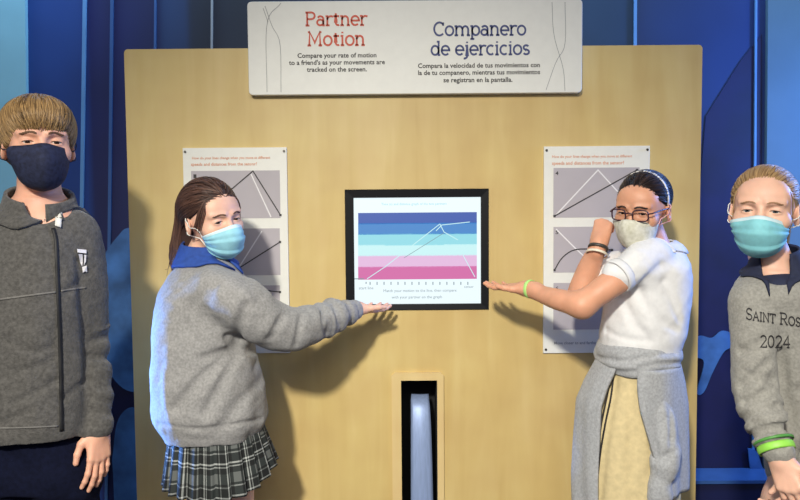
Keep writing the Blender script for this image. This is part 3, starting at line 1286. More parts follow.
def face_mask(root, H, mats, top, bot, side=72, bulge=0.0, pleats=True, loops=True, loopmat=None, label=None, ear_z=0.0, edge_rows=(1, 1), seam=False):
    """a mask grown over the face; elevation limits (nose, cheek) of its upper and lower edges"""
    t, R, s = H
    O = np.array((0, -.012, -.055))
    nu, nv = 41, 29
    us = np.linspace(-side, side, nu)
    G = np.zeros((nv, nu, 3))
    for j in range(nv):
        v = j / (nv - 1)
        for i, a in enumerate(us):
            c = math.cos(math.radians(a) * 90 / side) ** .8 if abs(a) < side else 0
            et = math.radians(top[1] + (top[0] - top[1]) * (c ** 1.6))
            eb = math.radians(bot[1] + (bot[0] - bot[1]) * c)
            e = et + (eb - et) * v
            a_ = math.radians(a)
            G[j, i] = O + .17 * np.array((math.sin(a_) * math.cos(e), -math.cos(a_) * math.cos(e), math.sin(e)))
    pts = G.reshape(-1, 3)
    d = (O - pts) / np.linalg.norm(O - pts, axis=1, keepdims=True)
    vv = np.repeat(np.linspace(0, 1, nv), nu)
    uu = np.tile(np.linspace(-1, 1, nu), nv)
    off = .0045 + bulge * np.clip(1 - uu ** 2, 0, 1) * np.sin(np.pi * np.clip(vv, 0, 1)) ** .8
    if pleats:
        inn = np.clip((1 - np.abs(uu)) * 6, 0, 1)
        saw = (vv * 3.6) % 1.0
        off = off + inn * .0042 * (1 - saw) * (vv > .12) * (vv < .92)
    if seam:
        off = off + .004 * np.exp(-(uu / .10) ** 2) * np.sin(np.pi * vv)
    for _ in range(40):
        pts = pts + d * (0.8 * np.clip(ev(MASKBASE, pts) - off, -.02, .02))[:, None]
    pts = (pts * s) @ R.T + t
    G = pts.reshape(nv, nu, 3)
    o = sheet('face_mask', G, .0016, mats, root, label, uv=True,
              midx=lambda i, j: 1 if (j < edge_rows[0] or j >= nv - 1 - edge_rows[1] or i < 1 or i >= nu - 2) and len(mats) > 1 else 0)
    if loops:
        inv = lambda q: ((q - t) @ R) / s
        paths = []
        for i, sd in ((0, -1), (nu - 1, 1)):
            for j, ez in ((1, .012), (nv - 2, -.026)):
                a = inv(G[j, i])
                b = np.array((sd * .080, .012, ez + ear_z))
                pl = np.array([a + (b - a) * q for q in np.linspace(0, 1, 9)])
                pl[:, 0] += sd * .012 * np.sin(np.pi * np.linspace(0, 1, 9))
                pl = np.array(pl)
                pl[1:-1] = lift(HEAD, pl[1:-1], .0022)
                paths.append((pl * s) @ R.T + t)
        tube_obj('ear_loop', paths[:2], .0013, loopmat, o, 6)
        tube_obj('ear_loop', paths[2:], .0013, loopmat, o, 6)
    return o


def hand_ops(wrist, fdir, back, thumb_sign, s=.84, curl=(20, 25, 15), thumb=None, spread=1.0):
    """a hand from the wrist along fdir; back: the direction its back faces"""
    y = nz(fdir)
    z = nz(np.array(back, float) - y * np.dot(back, y))
    x = np.cross(y, z) * thumb_sign
    M = np.stack((x, y, z), 1)
    w = np.array(wrist, float)
    L = lambda p: w + M @ (np.array(p, float) * s)
    o = []
    kx = (.027, .009, -.009, -.026)
    ky = (.090, .094, .089, .080)
    ln = ((.040, .024, .021), (.044, .028, .022), (.041, .026, .021), (.032, .019, .019))
    tl = (.10, .02, -.05, -.14)
    o.append(ell(w + M @ (np.array((0, .050, -.004)) * s), np.array((.034, .046, .0125)) * s, M, k=.012))
    o.append(cone(L((0, -.03, 0)), L((0, .02, 0)), .021 * s, .024 * s, k=.02))
    for i in range(4):
        o.append(cone(L((kx[i] * .6, .012, 0)), L((kx[i], ky[i], 0)), .0125 * s, .0105 * s, k=.010))
        p = np.array((kx[i], ky[i], 0.0))
        a = 0.0
        cs = curl[i] if isinstance(curl[0], (tuple, list)) else curl
        for j in range(3):
            a += math.radians(cs[j])
            d = nz((math.sin(tl[i] * spread) * math.cos(a), math.cos(a), -math.sin(a)))
            q = p + d * ln[i][j]
            r0 = (.0088, .0080, .0072, .0062)[j]
            r1 = (.0080, .0072, .0062)[j]
            if i == 3:
                r0, r1 = r0 * .88, r1 * .88
            o.append(cone(L(p), L(q), r0 * s, r1 * s, k=.0035))
            p = q
    th = thumb or ((.020, .016, -.006), (.046, .046, -.016), (.054, .074, -.022), (.056, .098, -.026))
    for j in range(3):
        o.append(cone(L(th[j]), L(th[j + 1]), (.0135, .0105, .0092)[j] * s, (.0108, .0094, .0078)[j] * s, k=(.012, .004, .004)[j]))
    lo = np.min([q[1] for q in o], 0) - .01
    hi = np.max([q[2] for q in o], 0) + .01
    return o, (lo, hi, .0022)


def body_obj(root, H, extra, hands, skin, arms_fine=()):
    t, R, s = H
    ops = extra + xf(HEAD, t, R, s)
    for h in hands:
        ops = ops + h[0]
    hb = (t - .125 * s, t + .125 * s, .0019)
    o = field_obj('body', ops, .007, skin, root, fine=[hb] + [h[1] for h in hands] + list(arms_fine))
    return ops


def legs_ops(hip, z0, dx, yaw=0, foot=True, r=(.078, .055, .050, .034)):
    o = []
    R = rotz(yaw)
    for s in (-1, 1):
        a = np.array(hip) + R @ np.array((s * dx, 0, 0))
        b = np.array((a[0], a[1], 0)) + R @ np.array((s * .012, 0, 0))
        kz, az = hip[2] * .55, .075
        o.append(chain([(a[0], a[1], hip[2]), (*(a[:2] * .5 + b[:2] * .5), kz), (b[0], b[1], hip[2] * .32), (b[0], b[1], az)], r, k=.03, n=9))
        if foot:
            f = R @ np.array((0, -.11, 0))
            o.append(cone((b[0], b[1], .055), (b[0] + f[0], b[1] + f[1], .045), .026, .022, k=.02))
    return o


def shoes(root, hip, dx, yaw, m, sole):
    R = rotz(yaw)
    for s in (-1, 1):
        b = np.array(hip)[:2] + (R @ np.array((s * (dx + .012), 0, 0)))[:2]
        f = (R @ np.array((0, -1, 0)))[:2]
        c = b + f * .045
        up = [ell((*(b + f * .0), .062), (.040, .046, .052), R, k=.03), ell((*(b + f * .085), .045), (.042, .070, .034), R, k=.03),
              op(lambda p: .016 - p[..., 2], None, None, .006, 'i')]
        sh = field_obj('shoe', up, .006, m, root)
        field_obj('sole', [ell((*c, .012), (.046, .125, .03), R), op(lambda p: np.maximum(.001 - p[..., 2], p[..., 2] - .02), None, None, .003, 'i')], .006, sole, sh)


def collar(name, root, c, rows, gap, m, thick=.004, R=None, n=40, point=0.0, front=-90, ops=None, off=.006, gap_right=None):
    """a collar round the neck: rows of (rx, ry, dz) from the neck outwards; gap: half the opening in degrees"""
    R = np.eye(3) if R is None else R
    G = []
    rows = smooth_path(rows, 8)
    for k, (rx, ry, dz, *gg) in enumerate(rows):
        q = k / (len(rows) - 1)
        line = []
        for i in range(n + 1):
            u = i / n
            g = gg[0] if gg else gap * (1 - .35 * q * (point > 0))
            g2 = g if gap_right is None else gap_right
            a = math.radians(front + g2 + (360 - g - g2) * u)
            near = max(0, 1 - min(u, 1 - u) * 7)
            line.append(np.array(c) + R @ np.array((rx * math.cos(a), ry * math.sin(a), dz - near * near * point * q)))
        G.append(line)
    G = np.array(G)
    if ops is not None:
        q = G.reshape(-1, 3)
        for _ in range(6):
            d = ev(ops, q)
            q = q + grad(ops, q) * np.clip(off - d, 0, .02)[:, None]
        G = q.reshape(G.shape)
    return sheet(name, G, thick, m, root)


def plaid(name, base, c2, white):
    m = bpy.data.materials.new(name)
    m.use_nodes = True
    nt = m.node_tree
    b = nt.nodes['Principled BSDF']
    uv = nt.nodes.new('ShaderNodeUVMap')
    sx = nt.nodes.new('ShaderNodeSeparateXYZ')
    nt.links.new(uv.outputs[0], sx.inputs[0])

    def math_(op_, a, b_=None):
        n = nt.nodes.new('ShaderNodeMath')
        n.operation = op_
        for i, v in enumerate((a, b_)):
            if v is None:
                continue
            if isinstance(v, (int, float)):
                n.inputs[i].default_value = v
            else:
                nt.links.new(v, n.inputs[i])
        return n.outputs[0]

    def ramp(sock, rep, stops):
        f = math_('FRACT', math_('MULTIPLY', sock, rep))
        r = nt.nodes.new('ShaderNodeValToRGB')
        r.color_ramp.interpolation = 'CONSTANT'
        e = r.color_ramp.elements
        e[0].position, e[0].color = 0, (stops[0][1],) * 3 + (1,)
        e[1].position, e[1].color = stops[-1][0], (stops[-1][1],) * 3 + (1,)
        for p_, v in stops[1:-1]:
            x = e.new(p_)
            x.color = (v, v, v, 1)
        nt.links.new(f, r.inputs[0])
        return r.outputs[0]
    st = [(0, .0), (.10, 1.0), (.15, .0), (.21, .8), (.25, .0), (.42, .35), (.72, .0), (.80, .6), (.84, .0)]
    a, c = ramp(sx.outputs['X'], 15, st), ramp(sx.outputs['Y'], 2.2, st)
    s_ = math_('MULTIPLY', math_('ADD', a, c), .5)
    r = nt.nodes.new('ShaderNodeValToRGB')
    e = r.color_ramp.elements
    e[0].color = (*lin(base), 1)
    e[1].color = (*lin(white), 1)
    x = e.new(.22)
    x.color = (*lin(c2), 1)
    nt.links.new(s_, r.inputs[0])
    nt.links.new(r.outputs[0], b.inputs['Base Color'])
    b.inputs['Roughness'].default_value = .85
    return m


def pleated(name, root, top, bottom, npl, amp, m, ease=1.0, thick=.003):
    """a pleated skirt between two ellipses (c, rx, ry, z); bottom may carry a wobble fn(a)->dz"""
    nu, nv = npl * 8, 16
    G = []
    for j in range(nv):
        v = j / (nv - 1)
        line = []
        for i in range(nu):
            a = 2 * math.pi * i / nu
            f = (i % 8) / 8
            z_ = (f * 1.25 if f < .8 else 1 - (f - .8) * 5) - .5
            am = 1 + amp * z_ * (0.25 + .75 * v)
            w = v ** ease
            cx = top[0] + (bottom[0] - top[0]) * w
            cy = top[1] + (bottom[1] - top[1]) * w
            rx = (top[2] + (bottom[2] - top[2]) * w) * am
            ry = (top[3] + (bottom[3] - top[3]) * w) * am
            z = top[4] + (bottom[4] - top[4]) * v + (bottom[5](a) * v if len(bottom) > 5 else 0)
            line.append((cx + rx * math.cos(a), cy + ry * math.sin(a), z))
        G.append(line)
    return sheet(name, G, thick, m, root, uv=True, closed_u=True)


def pxrows(rows, ry_default=.1):
    """(py, left px, right px, Y[, ry]) -> loft rows"""
    out = []
    for r in rows:
        a, b = P(r[1], r[0], r[3]), P(r[2], r[0], r[3])
        out.append((float((a[2] + b[2]) / 2), float((a[0] + b[0]) / 2), r[3], float((b[0] - a[0]) / 2), r[4] if len(r) > 4 else ry_default))
    return out


def trim_line(name, ops, pts, w, m, parent, off=.0015, d=None):
    """a narrow ribbon laid on a garment: points start in front and are dropped on to it"""
    q = np.array(pts, float)
    s = drop(ops, q, d, off)
    T = np.gradient(s, axis=0)
    T /= np.linalg.norm(T, axis=1, keepdims=True) + 1e-9
    g = grad(ops, s)
    b = np.cross(T, g)
    b /= np.linalg.norm(b, axis=1, keepdims=True) + 1e-9
    G = np.stack((s - b * w / 2, s, s + b * w / 2), 0)
    return sheet(name, G, .0022, m, parent)


SKIN1 = mat('fair_skin', (228, 172, 146), .5, .035, 30, .10, 300, sss=.12)
SKIN2 = mat('tan_skin', (214, 156, 126), .5, .035, 30, .10, 300, sss=.12)
SKIN3 = mat('pale_skin', (232, 184, 160), .5, .035, 30, .10, 300, sss=.12)
MASKBLUE = mat('surgical_mask_blue', (150, 208, 226), .75, .04, 60, .15, 700)
MASKWHITE = mat('surgical_mask_edge', (206, 232, 240), .75, .02, 60)
LOOPW = mat('white_elastic', (236, 236, 232), .7, .02)
SHOE = mat('black_shoe', (26, 26, 28), .5, .06)
SOLE = mat('pale_sole', (200, 198, 194), .7, .04)
GREYKNIT = mat('grey_sweatshirt', (147, 146, 146), .9, .10, 160, .35, 500, sheen=.15)
GREYKNIT2 = mat('grey_sweatshirt_cool', (164, 166, 170), .9, .09, 160, .35, 500, sheen=.15)
GREYKNIT3 = mat('grey_sweatshirt_warm', (150, 148, 142), .9, .09, 160, .35, 500, sheen=.15)


def hairline(front, temple, ear, nape):
    """height of the lower edge of the hair by depth on the head"""
    ys = np.array((-.10, -.075, -.045, -.018, .0, .03, .06, .12))
    zs = np.array((front, front - .004, temple, ear + .022, ear + .01, nape + .035, nape, nape))
    return lambda p: np.interp(p[..., 1], ys, zs)


def hair_obj(root, H, cap_ops, paths, m, r=.0011, extra=None, h=.004):
    t, R, s = H
    lo, hi = bounds(cap_ops)
    V, Q = surf(cap_ops, lo, hi, h)
    V2, Q2 = tubes(paths, lambda q: r * (1 - .55 * q), 4)
    A = np.vstack((V, V2))
    F = np.vstack((Q, Q2 + len(V)))
    A = (A * s) @ R.T + t
    return link('hair', np_mesh('hair', A, F), m, root)


def crease(ops, pts, depth, width, y0=1.2, n=8):
    """a fold line: points of the photograph laid on the garment along their sight lines"""
    q = drop(ops, np.array([P(x, y, y0) for x, y in smooth_path(pts, n)]), None, 0.0, 60)
    return groove(q, depth, width)


def head_at(px, py, Y, yaw=0, pitch=0, tilt=0, s=.96):
    return (P(px, py, Y), rotz(yaw) @ roty(tilt) @ rotx(pitch), s)


def toworld(H, p):
    return (np.array(p, float) * H[2]) @ H[1].T + H[0]

# ------------------------------------------------------------------ the boy in the charcoal jacket
def boy():
    Y = 1.80
    H = head_at(38.5, 144, Y, 31, 1, 0, .985)
    t = H[0]
    root = empty('person', (float(t[0]), Y, 0), 'person with short brown hair, navy mask and charcoal zip fleece jacket by the banner', 'person', )
    nb = P(40, 206, Y + .02)
    nt = toworld(H, (0, .022, -.07))
    hip = P(36, 452, Y + .01)
    sh = [P(-6, 232, Y + .02), P(76, 233, Y + .02)]
    el = [P(-22, 330, Y + .05), P(88, 335, Y + .05)]
    wr = [P(-16, 428, Y - .01), P(99, 426, Y - .01)]
    body = [cone(nt, nb, .047, .052, k=.03),
            loft([(nb[2] + .01, nb[0], nb[1], .06, .055), (nb[2] - .06, nb[0], nb[1], .12, .08), (nb[2] - .25, nb[0], nb[1], .125, .085), (hip[2] + .08, hip[0], hip[1], .11, .08), (hip[2] - .06, hip[0], hip[1], .12, .085)], k=.04)]
    for i in (0, 1):
        body.append(chain([sh[i], el[i], wr[i]], (.032, .024, .019), k=.03))
    body += legs_ops(hip, 0, .062, 0)
    h1 = hand_ops(wr[1], P(99, 465, Y - .03) - wr[1], (.80, -.55, .0), 1, .84, (9, 18, 12))
    h0 = hand_ops(wr[0], P(-2, 470, Y - .04) - wr[0], (-.75, .2, .0), -1, .86, (18, 28, 18))
    body_obj(root, H, body, [h0, h1], SKIN1)
    eyes(root, H, IRIS_B, (0.0, -1, .02))
    bh = hair_mat('brown_hair', (92, 70, 44), (186, 150, 100))
    brows(root, H, mat('brown_eyebrow', (96, 68, 46), .7, 0), 1.1)

    # hair: short, combed forward into a fringe
    hl = hairline(.034, .012, -.022, -.062)
    shell = [ell((0, .014, .036), (.0835, .0985, .0800)), ell((0, -.045, .060), (.060, .050, .040), k=.03), ell((0, .05, -.005), (.074, .055, .06), k=.03)]
    cap = shell + [op(lambda p: hl(p) + .012 - p[..., 2], None, None, .012, 'i')]
    rng = np.random.default_rng(11)
    roots = dome(rng, 2600, -.15)
    roots = roots[roots[:, 2] > hl(roots) + .012]
    crown = np.array((.012, .045, .10))

    def flow(p):
        d = p - crown
        d[:, 2] *= .6
        d = d / (np.linalg.norm(d, axis=1, keepdims=True) + 1e-6)
        d[:, 2] -= .55
        d[:, 0] += .10
        return d
    lim = rng.uniform(-.013, .012, 6000)

    def stop(p):
        return p[:, 2] < hl(p) + lim[:len(p)]
    paths = strands(shell, roots, flow, .007, 17, .0025, stop, rng, .012)
    hair_obj(root, H, cap, paths, bh, .0016)

    navy = mat('navy_mask_cloth', (20, 24, 48), .85, .35, 110, .2, 300, second=(38, 45, 76))
    face_mask(root, H, [navy], (28, 26), (-56, -12), 84, bulge=.006, pleats=False, loopmat=mat('navy_elastic', (30, 34, 56), .8, 0), seam=True, edge_rows=(0, 0))

    # fleece jacket
    flc = mat('charcoal_fleece', (84, 82, 80), .95, .16, 120, .6, 260, sheen=.2)
    rows = pxrows([(206, 14, 66, Y + .03, .060), (213, 2, 74, Y + .03, .080), (226, -12, 86, Y + .02, .098), (250, -20, 90, Y + .01, .115), (300, -22, 90, Y, .125),
                   (350, -24, 91, Y, .128), (400, -26, 93, Y, .13), (419, -26, 93, Y, .13), (430, -24, 91, Y, .124)])
    J = [loft(rows, k=.03)]
    for i in (0, 1):
        J.append(chain([sh[i] + (P(0, 0, Y) * 0), (sh[i] + el[i]) / 2 + np.array(((.008, -.008)[i == 0], 0, 0)), el[i], (el[i] + wr[i]) / 2, wr[i]], (.055, .054, .050, .043, .031), k=.03, n=14,
                       wob=lambda u: .0035 * np.sin(u * 46) * (u > .45)))
        a, b = wr[i] + (wr[i] - el[i]) * .02, wr[i] - (wr[i] - el[i]) * .14
        J.append(groove([b + np.array((dx, dy, 0)) for dx, dy in ((-.05, 0), (0, -.05), (.05, 0), (0, .05), (-.05, 0))], .004, .006))
    J += [ripples(.0022, .13, 5, (1, 1, .4)), ripples(.0008, .04, 6)]
    # armpit and elbow creases, waist pull
    F = lambda px, py: P(px, py, Y - .12)
    for c in ([(80, 262), (82, 300), (86, 350), (88, 425)], [(-18, 262), (-16, 320), (-14, 400)]):
        J.append(crease(J, c, .014, .011))
    for c in ([(68, 292), (88, 272)], [(14, 404), (44, 388), (58, 380)], [(0, 424), (30, 410)], [(64, 400), (86, 380)], [(5, 340), (30, 352), (52, 348)], [(12, 372), (40, 366), (56, 356)],
              [(90, 342), (106, 336)], [(90, 356), (109, 358)], [(92, 398), (111, 402)], [(92, 412), (110, 415)]):
        J.append(crease(J, c, .006, .009))
    neck_hole = P(41, 205, Y - .06)
    J.append(ell(neck_hole, (.036, .085, .044), k=.012, mode='s'))
    jk = field_obj('jacket', J, .0045, flc, root)
    dark = mat('black_zipper_tape', (24, 24, 26), .6, .05)
    zl = [P(x, y, Y - .25) for x, y in ((53, 228), (56, 240), (57, 262), (58.5, 300), (60, 340), (61, 380), (61.5, 415), (61.5, 431))]
    trim_line('zipper', J, smooth_path(zl, 40), .0085, dark, jk, .002)
    seam = mat('fleece_seam', (112, 110, 108), .9, .1)
    trim_line('chest_seam', J, smooth_path([P(x, y, Y - .25) for x, y in ((-20, 302), (10, 298), (40, 294), (56, 292))], 24), .004, seam, jk, .0012)
    trim_line('chest_seam', J, smooth_path([P(x, y, Y - .25) for x, y in ((61, 291), (74, 289), (86, 287.5))], 16), .004, seam, jk, .0012)
    trim_line('hem_seam', J, smooth_path([P(x, y, Y - .25) for x, y in ((-20, 428), (10, 428), (40, 427), (58, 426))], 24), .0035, seam, jk, .0012)
    # chest emblem: a pale shield with a tail
    E = Flat()
    wht = mat('emblem_thread', (226, 224, 230), .8, .05, 200)
    ep = [[(77, 249), (86, 250), (86, 253.5), (77.5, 252.5)], [(78.5, 254), (82.3, 254.4), (82.6, 262), (81.8, 266), (80, 262)], [(84.4, 254.6), (86, 254.8), (85.8, 261), (83.8, 265)],
          [(82, 267), (86.5, 265.5), (87, 272), (84.8, 271), (82.8, 272.5)]]
    V, Fc = [], []
    for q in ep:
        d = [q[0]]
        b = len(V)
        V += [P(x, y, Y - .25) for x, y in q]
        Fc.append(tuple(range(b, b + len(q))))
    V = drop(J, np.array(V), None, .0035)
    e = link('chest_emblem', np_mesh('chest_emblem', V, Fc, smooth=False), wht, jk, 'pale shield emblem stitched on the chest')
    md = e.modifiers.new('t', 'SOLIDIFY')
    md.thickness = .002
    # stand-up fleece collar, open at the throat
    cc = P(40, 211, Y + .02)
    collar('collar', jk, cc, [(.088, .095, -.030, 2), (.082, .088, .006, 16), (.073, .079, .042, 34)], 34, flc, .009, rotz(30) @ rotx(18), ops=J, off=.006, gap_right=4)
    shirtm = mat('white_undershirt', (226, 226, 224), .85, .02)
    inner = mat('dark_polo_placket', (44, 44, 52), .85, .05)
    us = [ell(P(44, 222, Y - .02), (.052, .060, .034)), ell(P(44, 210, Y - .02), (.045, .052, .04), k=.01, mode='s')]
    field_obj('undershirt', [ell(P(44, 234, Y + .0), (.050, .062, .042))], .005, inner, root)
    G = np.array([[P(56.5 + q * 6 - j * .5, 206 + j * 6.5 + q * 2, Y - .3) for q in (0, .5, 1)] for j in range(4)])
    G = drop(J + [cone(nt, nb, .05, .055)], G.reshape(-1, 3), None, .006).reshape(4, 3, 3)
    sheet('shirt_collar_point', G, .004, shirtm, root)

    # navy trousers
    tr = mat('navy_trousers', (13, 17, 38), .95, .12, 90, .2, 300, spec=.15)
    T = [loft([(hip[2] + .09, hip[0], hip[1], .125, .095), (hip[2] + .0, hip[0], hip[1], .135, .10), (hip[2] - .08, hip[0], hip[1], .138, .10)], k=.03)]
    for s in (-1, 1):
        a = hip + np.array((s * .066, 0, -.03))
        T.append(chain([a, a + np.array((s * .006, 0, -(a[2] - .06) * .5)), (a[0] + s * .01, a[1], .05)], (.086, .072, .062), k=.03))
    T += [ripples(.003, .09, 9), op(lambda p: .03 - p[..., 2], None, None, .004, 'i')]
    field_obj('trousers', T, .008, tr, root)
    shoes(root, hip, .062, 0, SHOE, SOLE)
    return root


boy()

# ------------------------------------------------------------------ the girl in the plaid skirt
def plaid_girl():
    Y = 2.03
    H = head_at(212, 218, Y, 46, 5, -9, .91)
    t = H[0]
    root = empty('person', (float(P(210, 400, Y)[0]), Y, 0), 'person with long brown hair, grey sweatshirt and plaid skirt reaching to the monitor', 'person')
    nb = P(200, 262, Y + .03)
    nt = toworld(H, (0, .024, -.065))
    hip = P(216, 430, Y + .01)
    sh, el, wr = P(224, 290, 1.93), P(290, 331, 1.985), P(355, 309, 2.15)
    fs, fe, fw = P(214, 290, 2.15), P(214, 345, 2.17), P(240, 395, 2.16)
    body = [cone(nt, nb, .042, .048, k=.03),
            loft([(nb[2] + .01, nb[0], nb[1], .055, .055), (nb[2] - .07, P(206, 290, Y)[0], Y, .08, .10), (nb[2] - .25, P(208, 350, Y)[0], Y, .085, .10), (hip[2] + .02, hip[0], hip[1], .085, .08), (hip[2] - .1, hip[0], hip[1], .085, .08)], k=.03),
            chain([sh, (sh + el) / 2, el, el * .65 + wr * .35, el * .33 + wr * .67, wr], (.038, .034, .031, .028, .024, .020), k=.025, n=12), chain([fs, fe, fw], (.038, .031, .022), k=.025)]
    body += legs_ops((hip[0] + .01, hip[1], hip[2] - .05), 0, .045, 55, r=(.058, .052, .048, .034))
    tip = P(384, 309, 2.27)
    h1 = hand_ops(wr, tip - wr, (.05, .22, -1), -1, .80, (4, 12, 10), thumb=((.018, .016, -.004), (.044, .040, -.010), (.062, .062, -.016), (.072, .082, -.018)))
    h2 = hand_ops(fw, (.3, 0, -1), (.2, 1, 0), 1, .78, (20, 30, 20))
    body_obj(root, H, body, [h1, h2], SKIN3)
    eyes(root, H, IRIS_B, (-.30, -1, .06))
    brows(root, H, mat('brown_eyebrow_dark', (92, 62, 48), .7, 0), .9)
    hm = hair_mat('chestnut_hair', (44, 32, 32), (106, 76, 64))

    # hair combed back over the ears, hanging behind the neck
    hl = hairline(.066, .036, -.004, -.09)
    shell = [ell((0, .016, .034), (.0785, .0970, .0840)), chain([(0, .085, .02), (0, .100, -.05), (-.012, .098, -.12)], (.052, .05, .036), k=.03)]
    tail = [chain([(0, .085, .02), (-.01, .102, -.05), (-.040, .112, -.11), (-.054, .116, -.155), (-.060, .116, -.185)], (.045, .052, .042, .026, .010), k=.02)]
    cap = shell + tail + [op(lambda p: hl(p) - p[..., 2] - np.clip((p[..., 1] - .05) * 20, 0, 1) * .25, None, None, .01, 'i')]
    rng = np.random.default_rng(21)
    roots = dome(rng, 2200, -.3)
    roots = roots[roots[:, 2] > hl(roots) + .002]
    fld = shell + tail
    bk = rng.normal(0, 1, (700, 3)) * np.array((.04, .012, .05)) + np.array((-.004, .13, -.02))
    roots = np.vstack((roots, lift(fld, bk, .002, 12)))

    def flow(p):
        d = np.array((-.01, .13, -.02)) - p
        d = d / (np.linalg.norm(d, axis=1, keepdims=True) + 1e-6)
        back = np.clip((p[:, 1] - .05) * 20, 0, 1)[:, None]
        return d * (1 - back) + np.array((-.22, .0, -1.0)) * back
    lim = -.20 + rng.uniform(-.01, .07, 6000)
    paths = strands(fld, roots, flow, .010, 26, .0018, lambda p: (p[:, 2] < lim[:len(p)]) | (ev(fld, p) > .008), rng, .006)
    # loose wisps beside the face and at the nape
    for k in range(44):
        a = rng.uniform(-.01, .01)
        sx = -1 if k % 3 else 1
        p0 = np.array((sx * .048, -.056, .060 + a))
        pl = smooth_path([p0, (sx * .062, -.050 + a * 1.6, .03), (sx * .071, -.036 + a * 1.8, .0), (sx * .074 + a * .5, -.020 + a * 2, -.030 + a)], 9)
        paths.append(lift(HEAD, pl, .003))
    for k in range(40):
        a = rng.normal(0, .007, 3)
        pl = smooth_path([(-.035, .10, -.05), np.array((-.056, .122, -.10)) + a, np.array((-.062, .128, -.15)) + a * 1.4, np.array((-.072, .130, -.185)) + a * 1.6 + (0, 0, rng.uniform(-.03, .04))], 9)
        paths.append(pl)
    hair_obj(root, H, cap, paths, hm, .0013)
    face_mask(root, H, [MASKBLUE, MASKWHITE], (25, 12), (-54, -28), 66, .004, loopmat=LOOPW, edge_rows=(2, 1))

    # sweatshirt
    rows = pxrows([(256, 184, 224, Y + .01, .06), (266, 177, 236, Y + .01, .085), (280, 169, 244, Y, .11), (300, 160, 246, Y, .125), (330, 156, 250, Y, .13), (360, 154, 256, Y, .135),
                   (392, 155, 264, Y, .14), (414, 157, 267, Y, .138), (425, 162, 264, Y, .13), (434, 168, 258, Y, .118)])
    S = [loft(rows, k=.03)]
    S.append(chain([P(214, 288, 1.95), P(240, 303, 1.93), P(266, 322, 1.955), el + (0, 0, .004), el * .65 + wr * .35, el * .33 + wr * .67, el * .04 + wr * .96], (.058, .070, .065, .058, .054, .045, .031), k=.035, n=18,
                   wob=lambda u: .005 * np.sin(u * 62) * np.clip((u - .5) * 3, 0, 1) * np.clip((1.02 - u) * 8, 0, 1)))
    S.append(chain([fs, fe, fw], (.06, .055, .042), k=.03))
    S += [ripples(.0032, .13, 31, (1, 1, .4)), ripples(.0008, .035, 32)]
    D = lambda px, py, y=1.90: P(px, py, y)
    for c, dp, wd in (([(232, 352), (215, 366), (196, 384), (176, 408)], .016, .011), ([(240, 350), (224, 352), (206, 358)], .012, .010), ([(236, 356), (222, 384), (206, 412)], .010, .012),
                      ([(258, 350), (238, 350), (228, 338)], .012, .009), ([(246, 306), (240, 324), (236, 345)], .009, .012), ([(214, 286), (196, 300), (188, 330)], .005, .012),
                      ([(282, 318), (270, 340)], .008, .009), ([(302, 316), (296, 345)], .010, .007), ([(322, 308), (326, 334)], .011, .006), ([(334, 306), (340, 326)], .008, .005),
                      ([(262, 380), (240, 402), (220, 430)], .006, .014), ([(170, 350), (166, 390), (172, 425)], -.006, .014)):
        S.append(crease(S, c, dp * (1.5 if dp > 0 else 1), wd * 1.1))
    S.append(crease(S, [(158, 424), (190, 429), (220, 427), (262, 419)], .007, .006))
    for k in range(24):
        x = 166 + 4.0 * k
        S.append(crease(S, [(x, 430), (x + 1.5, 440)], .002, .0035, n=3))
    sw = field_obj('sweatshirt', S, .0045, GREYKNIT, root)
    pol = mat('royal_blue_polo', (40, 74, 152), .85, .08, 80, .2, 400)
    cc = P(203, 256, Y + .015)
    collar('polo_collar', root, cc, [(.052, .054, .036), (.058, .062, .026), (.070, .074, -.004), (.080, .086, -.028)], 16, pol, .005, rotz(48) @ roty(-6) @ rotx(8), point=.03, ops=S, off=.005)
    field_obj('polo_shirt', [ell(P(203, 268, Y + .01), (.062, .066, .035))], .006, pol, root)
    # pleated plaid skirt
    pm = plaid('black_grey_plaid', (14, 17, 19), (42, 48, 48), (196, 200, 198))
    zt = P(216, 416, Y)[2]
    zb = P(220, 482, Y)[2]
    ct, cb = P(216, 428, Y), P(222, 490, Y)
    pleated('skirt', root, (ct[0], Y, .118, .10, zt), (cb[0] - .004, Y + .01, .150, .15, zb, lambda a: .05 * max(0, math.cos(a - .15)) ** 3), 22, .13, pm)
    shoes(root, (hip[0] + .02, hip[1], 0), .058, 55, SHOE, SOLE)
    return root


plaid_girl()

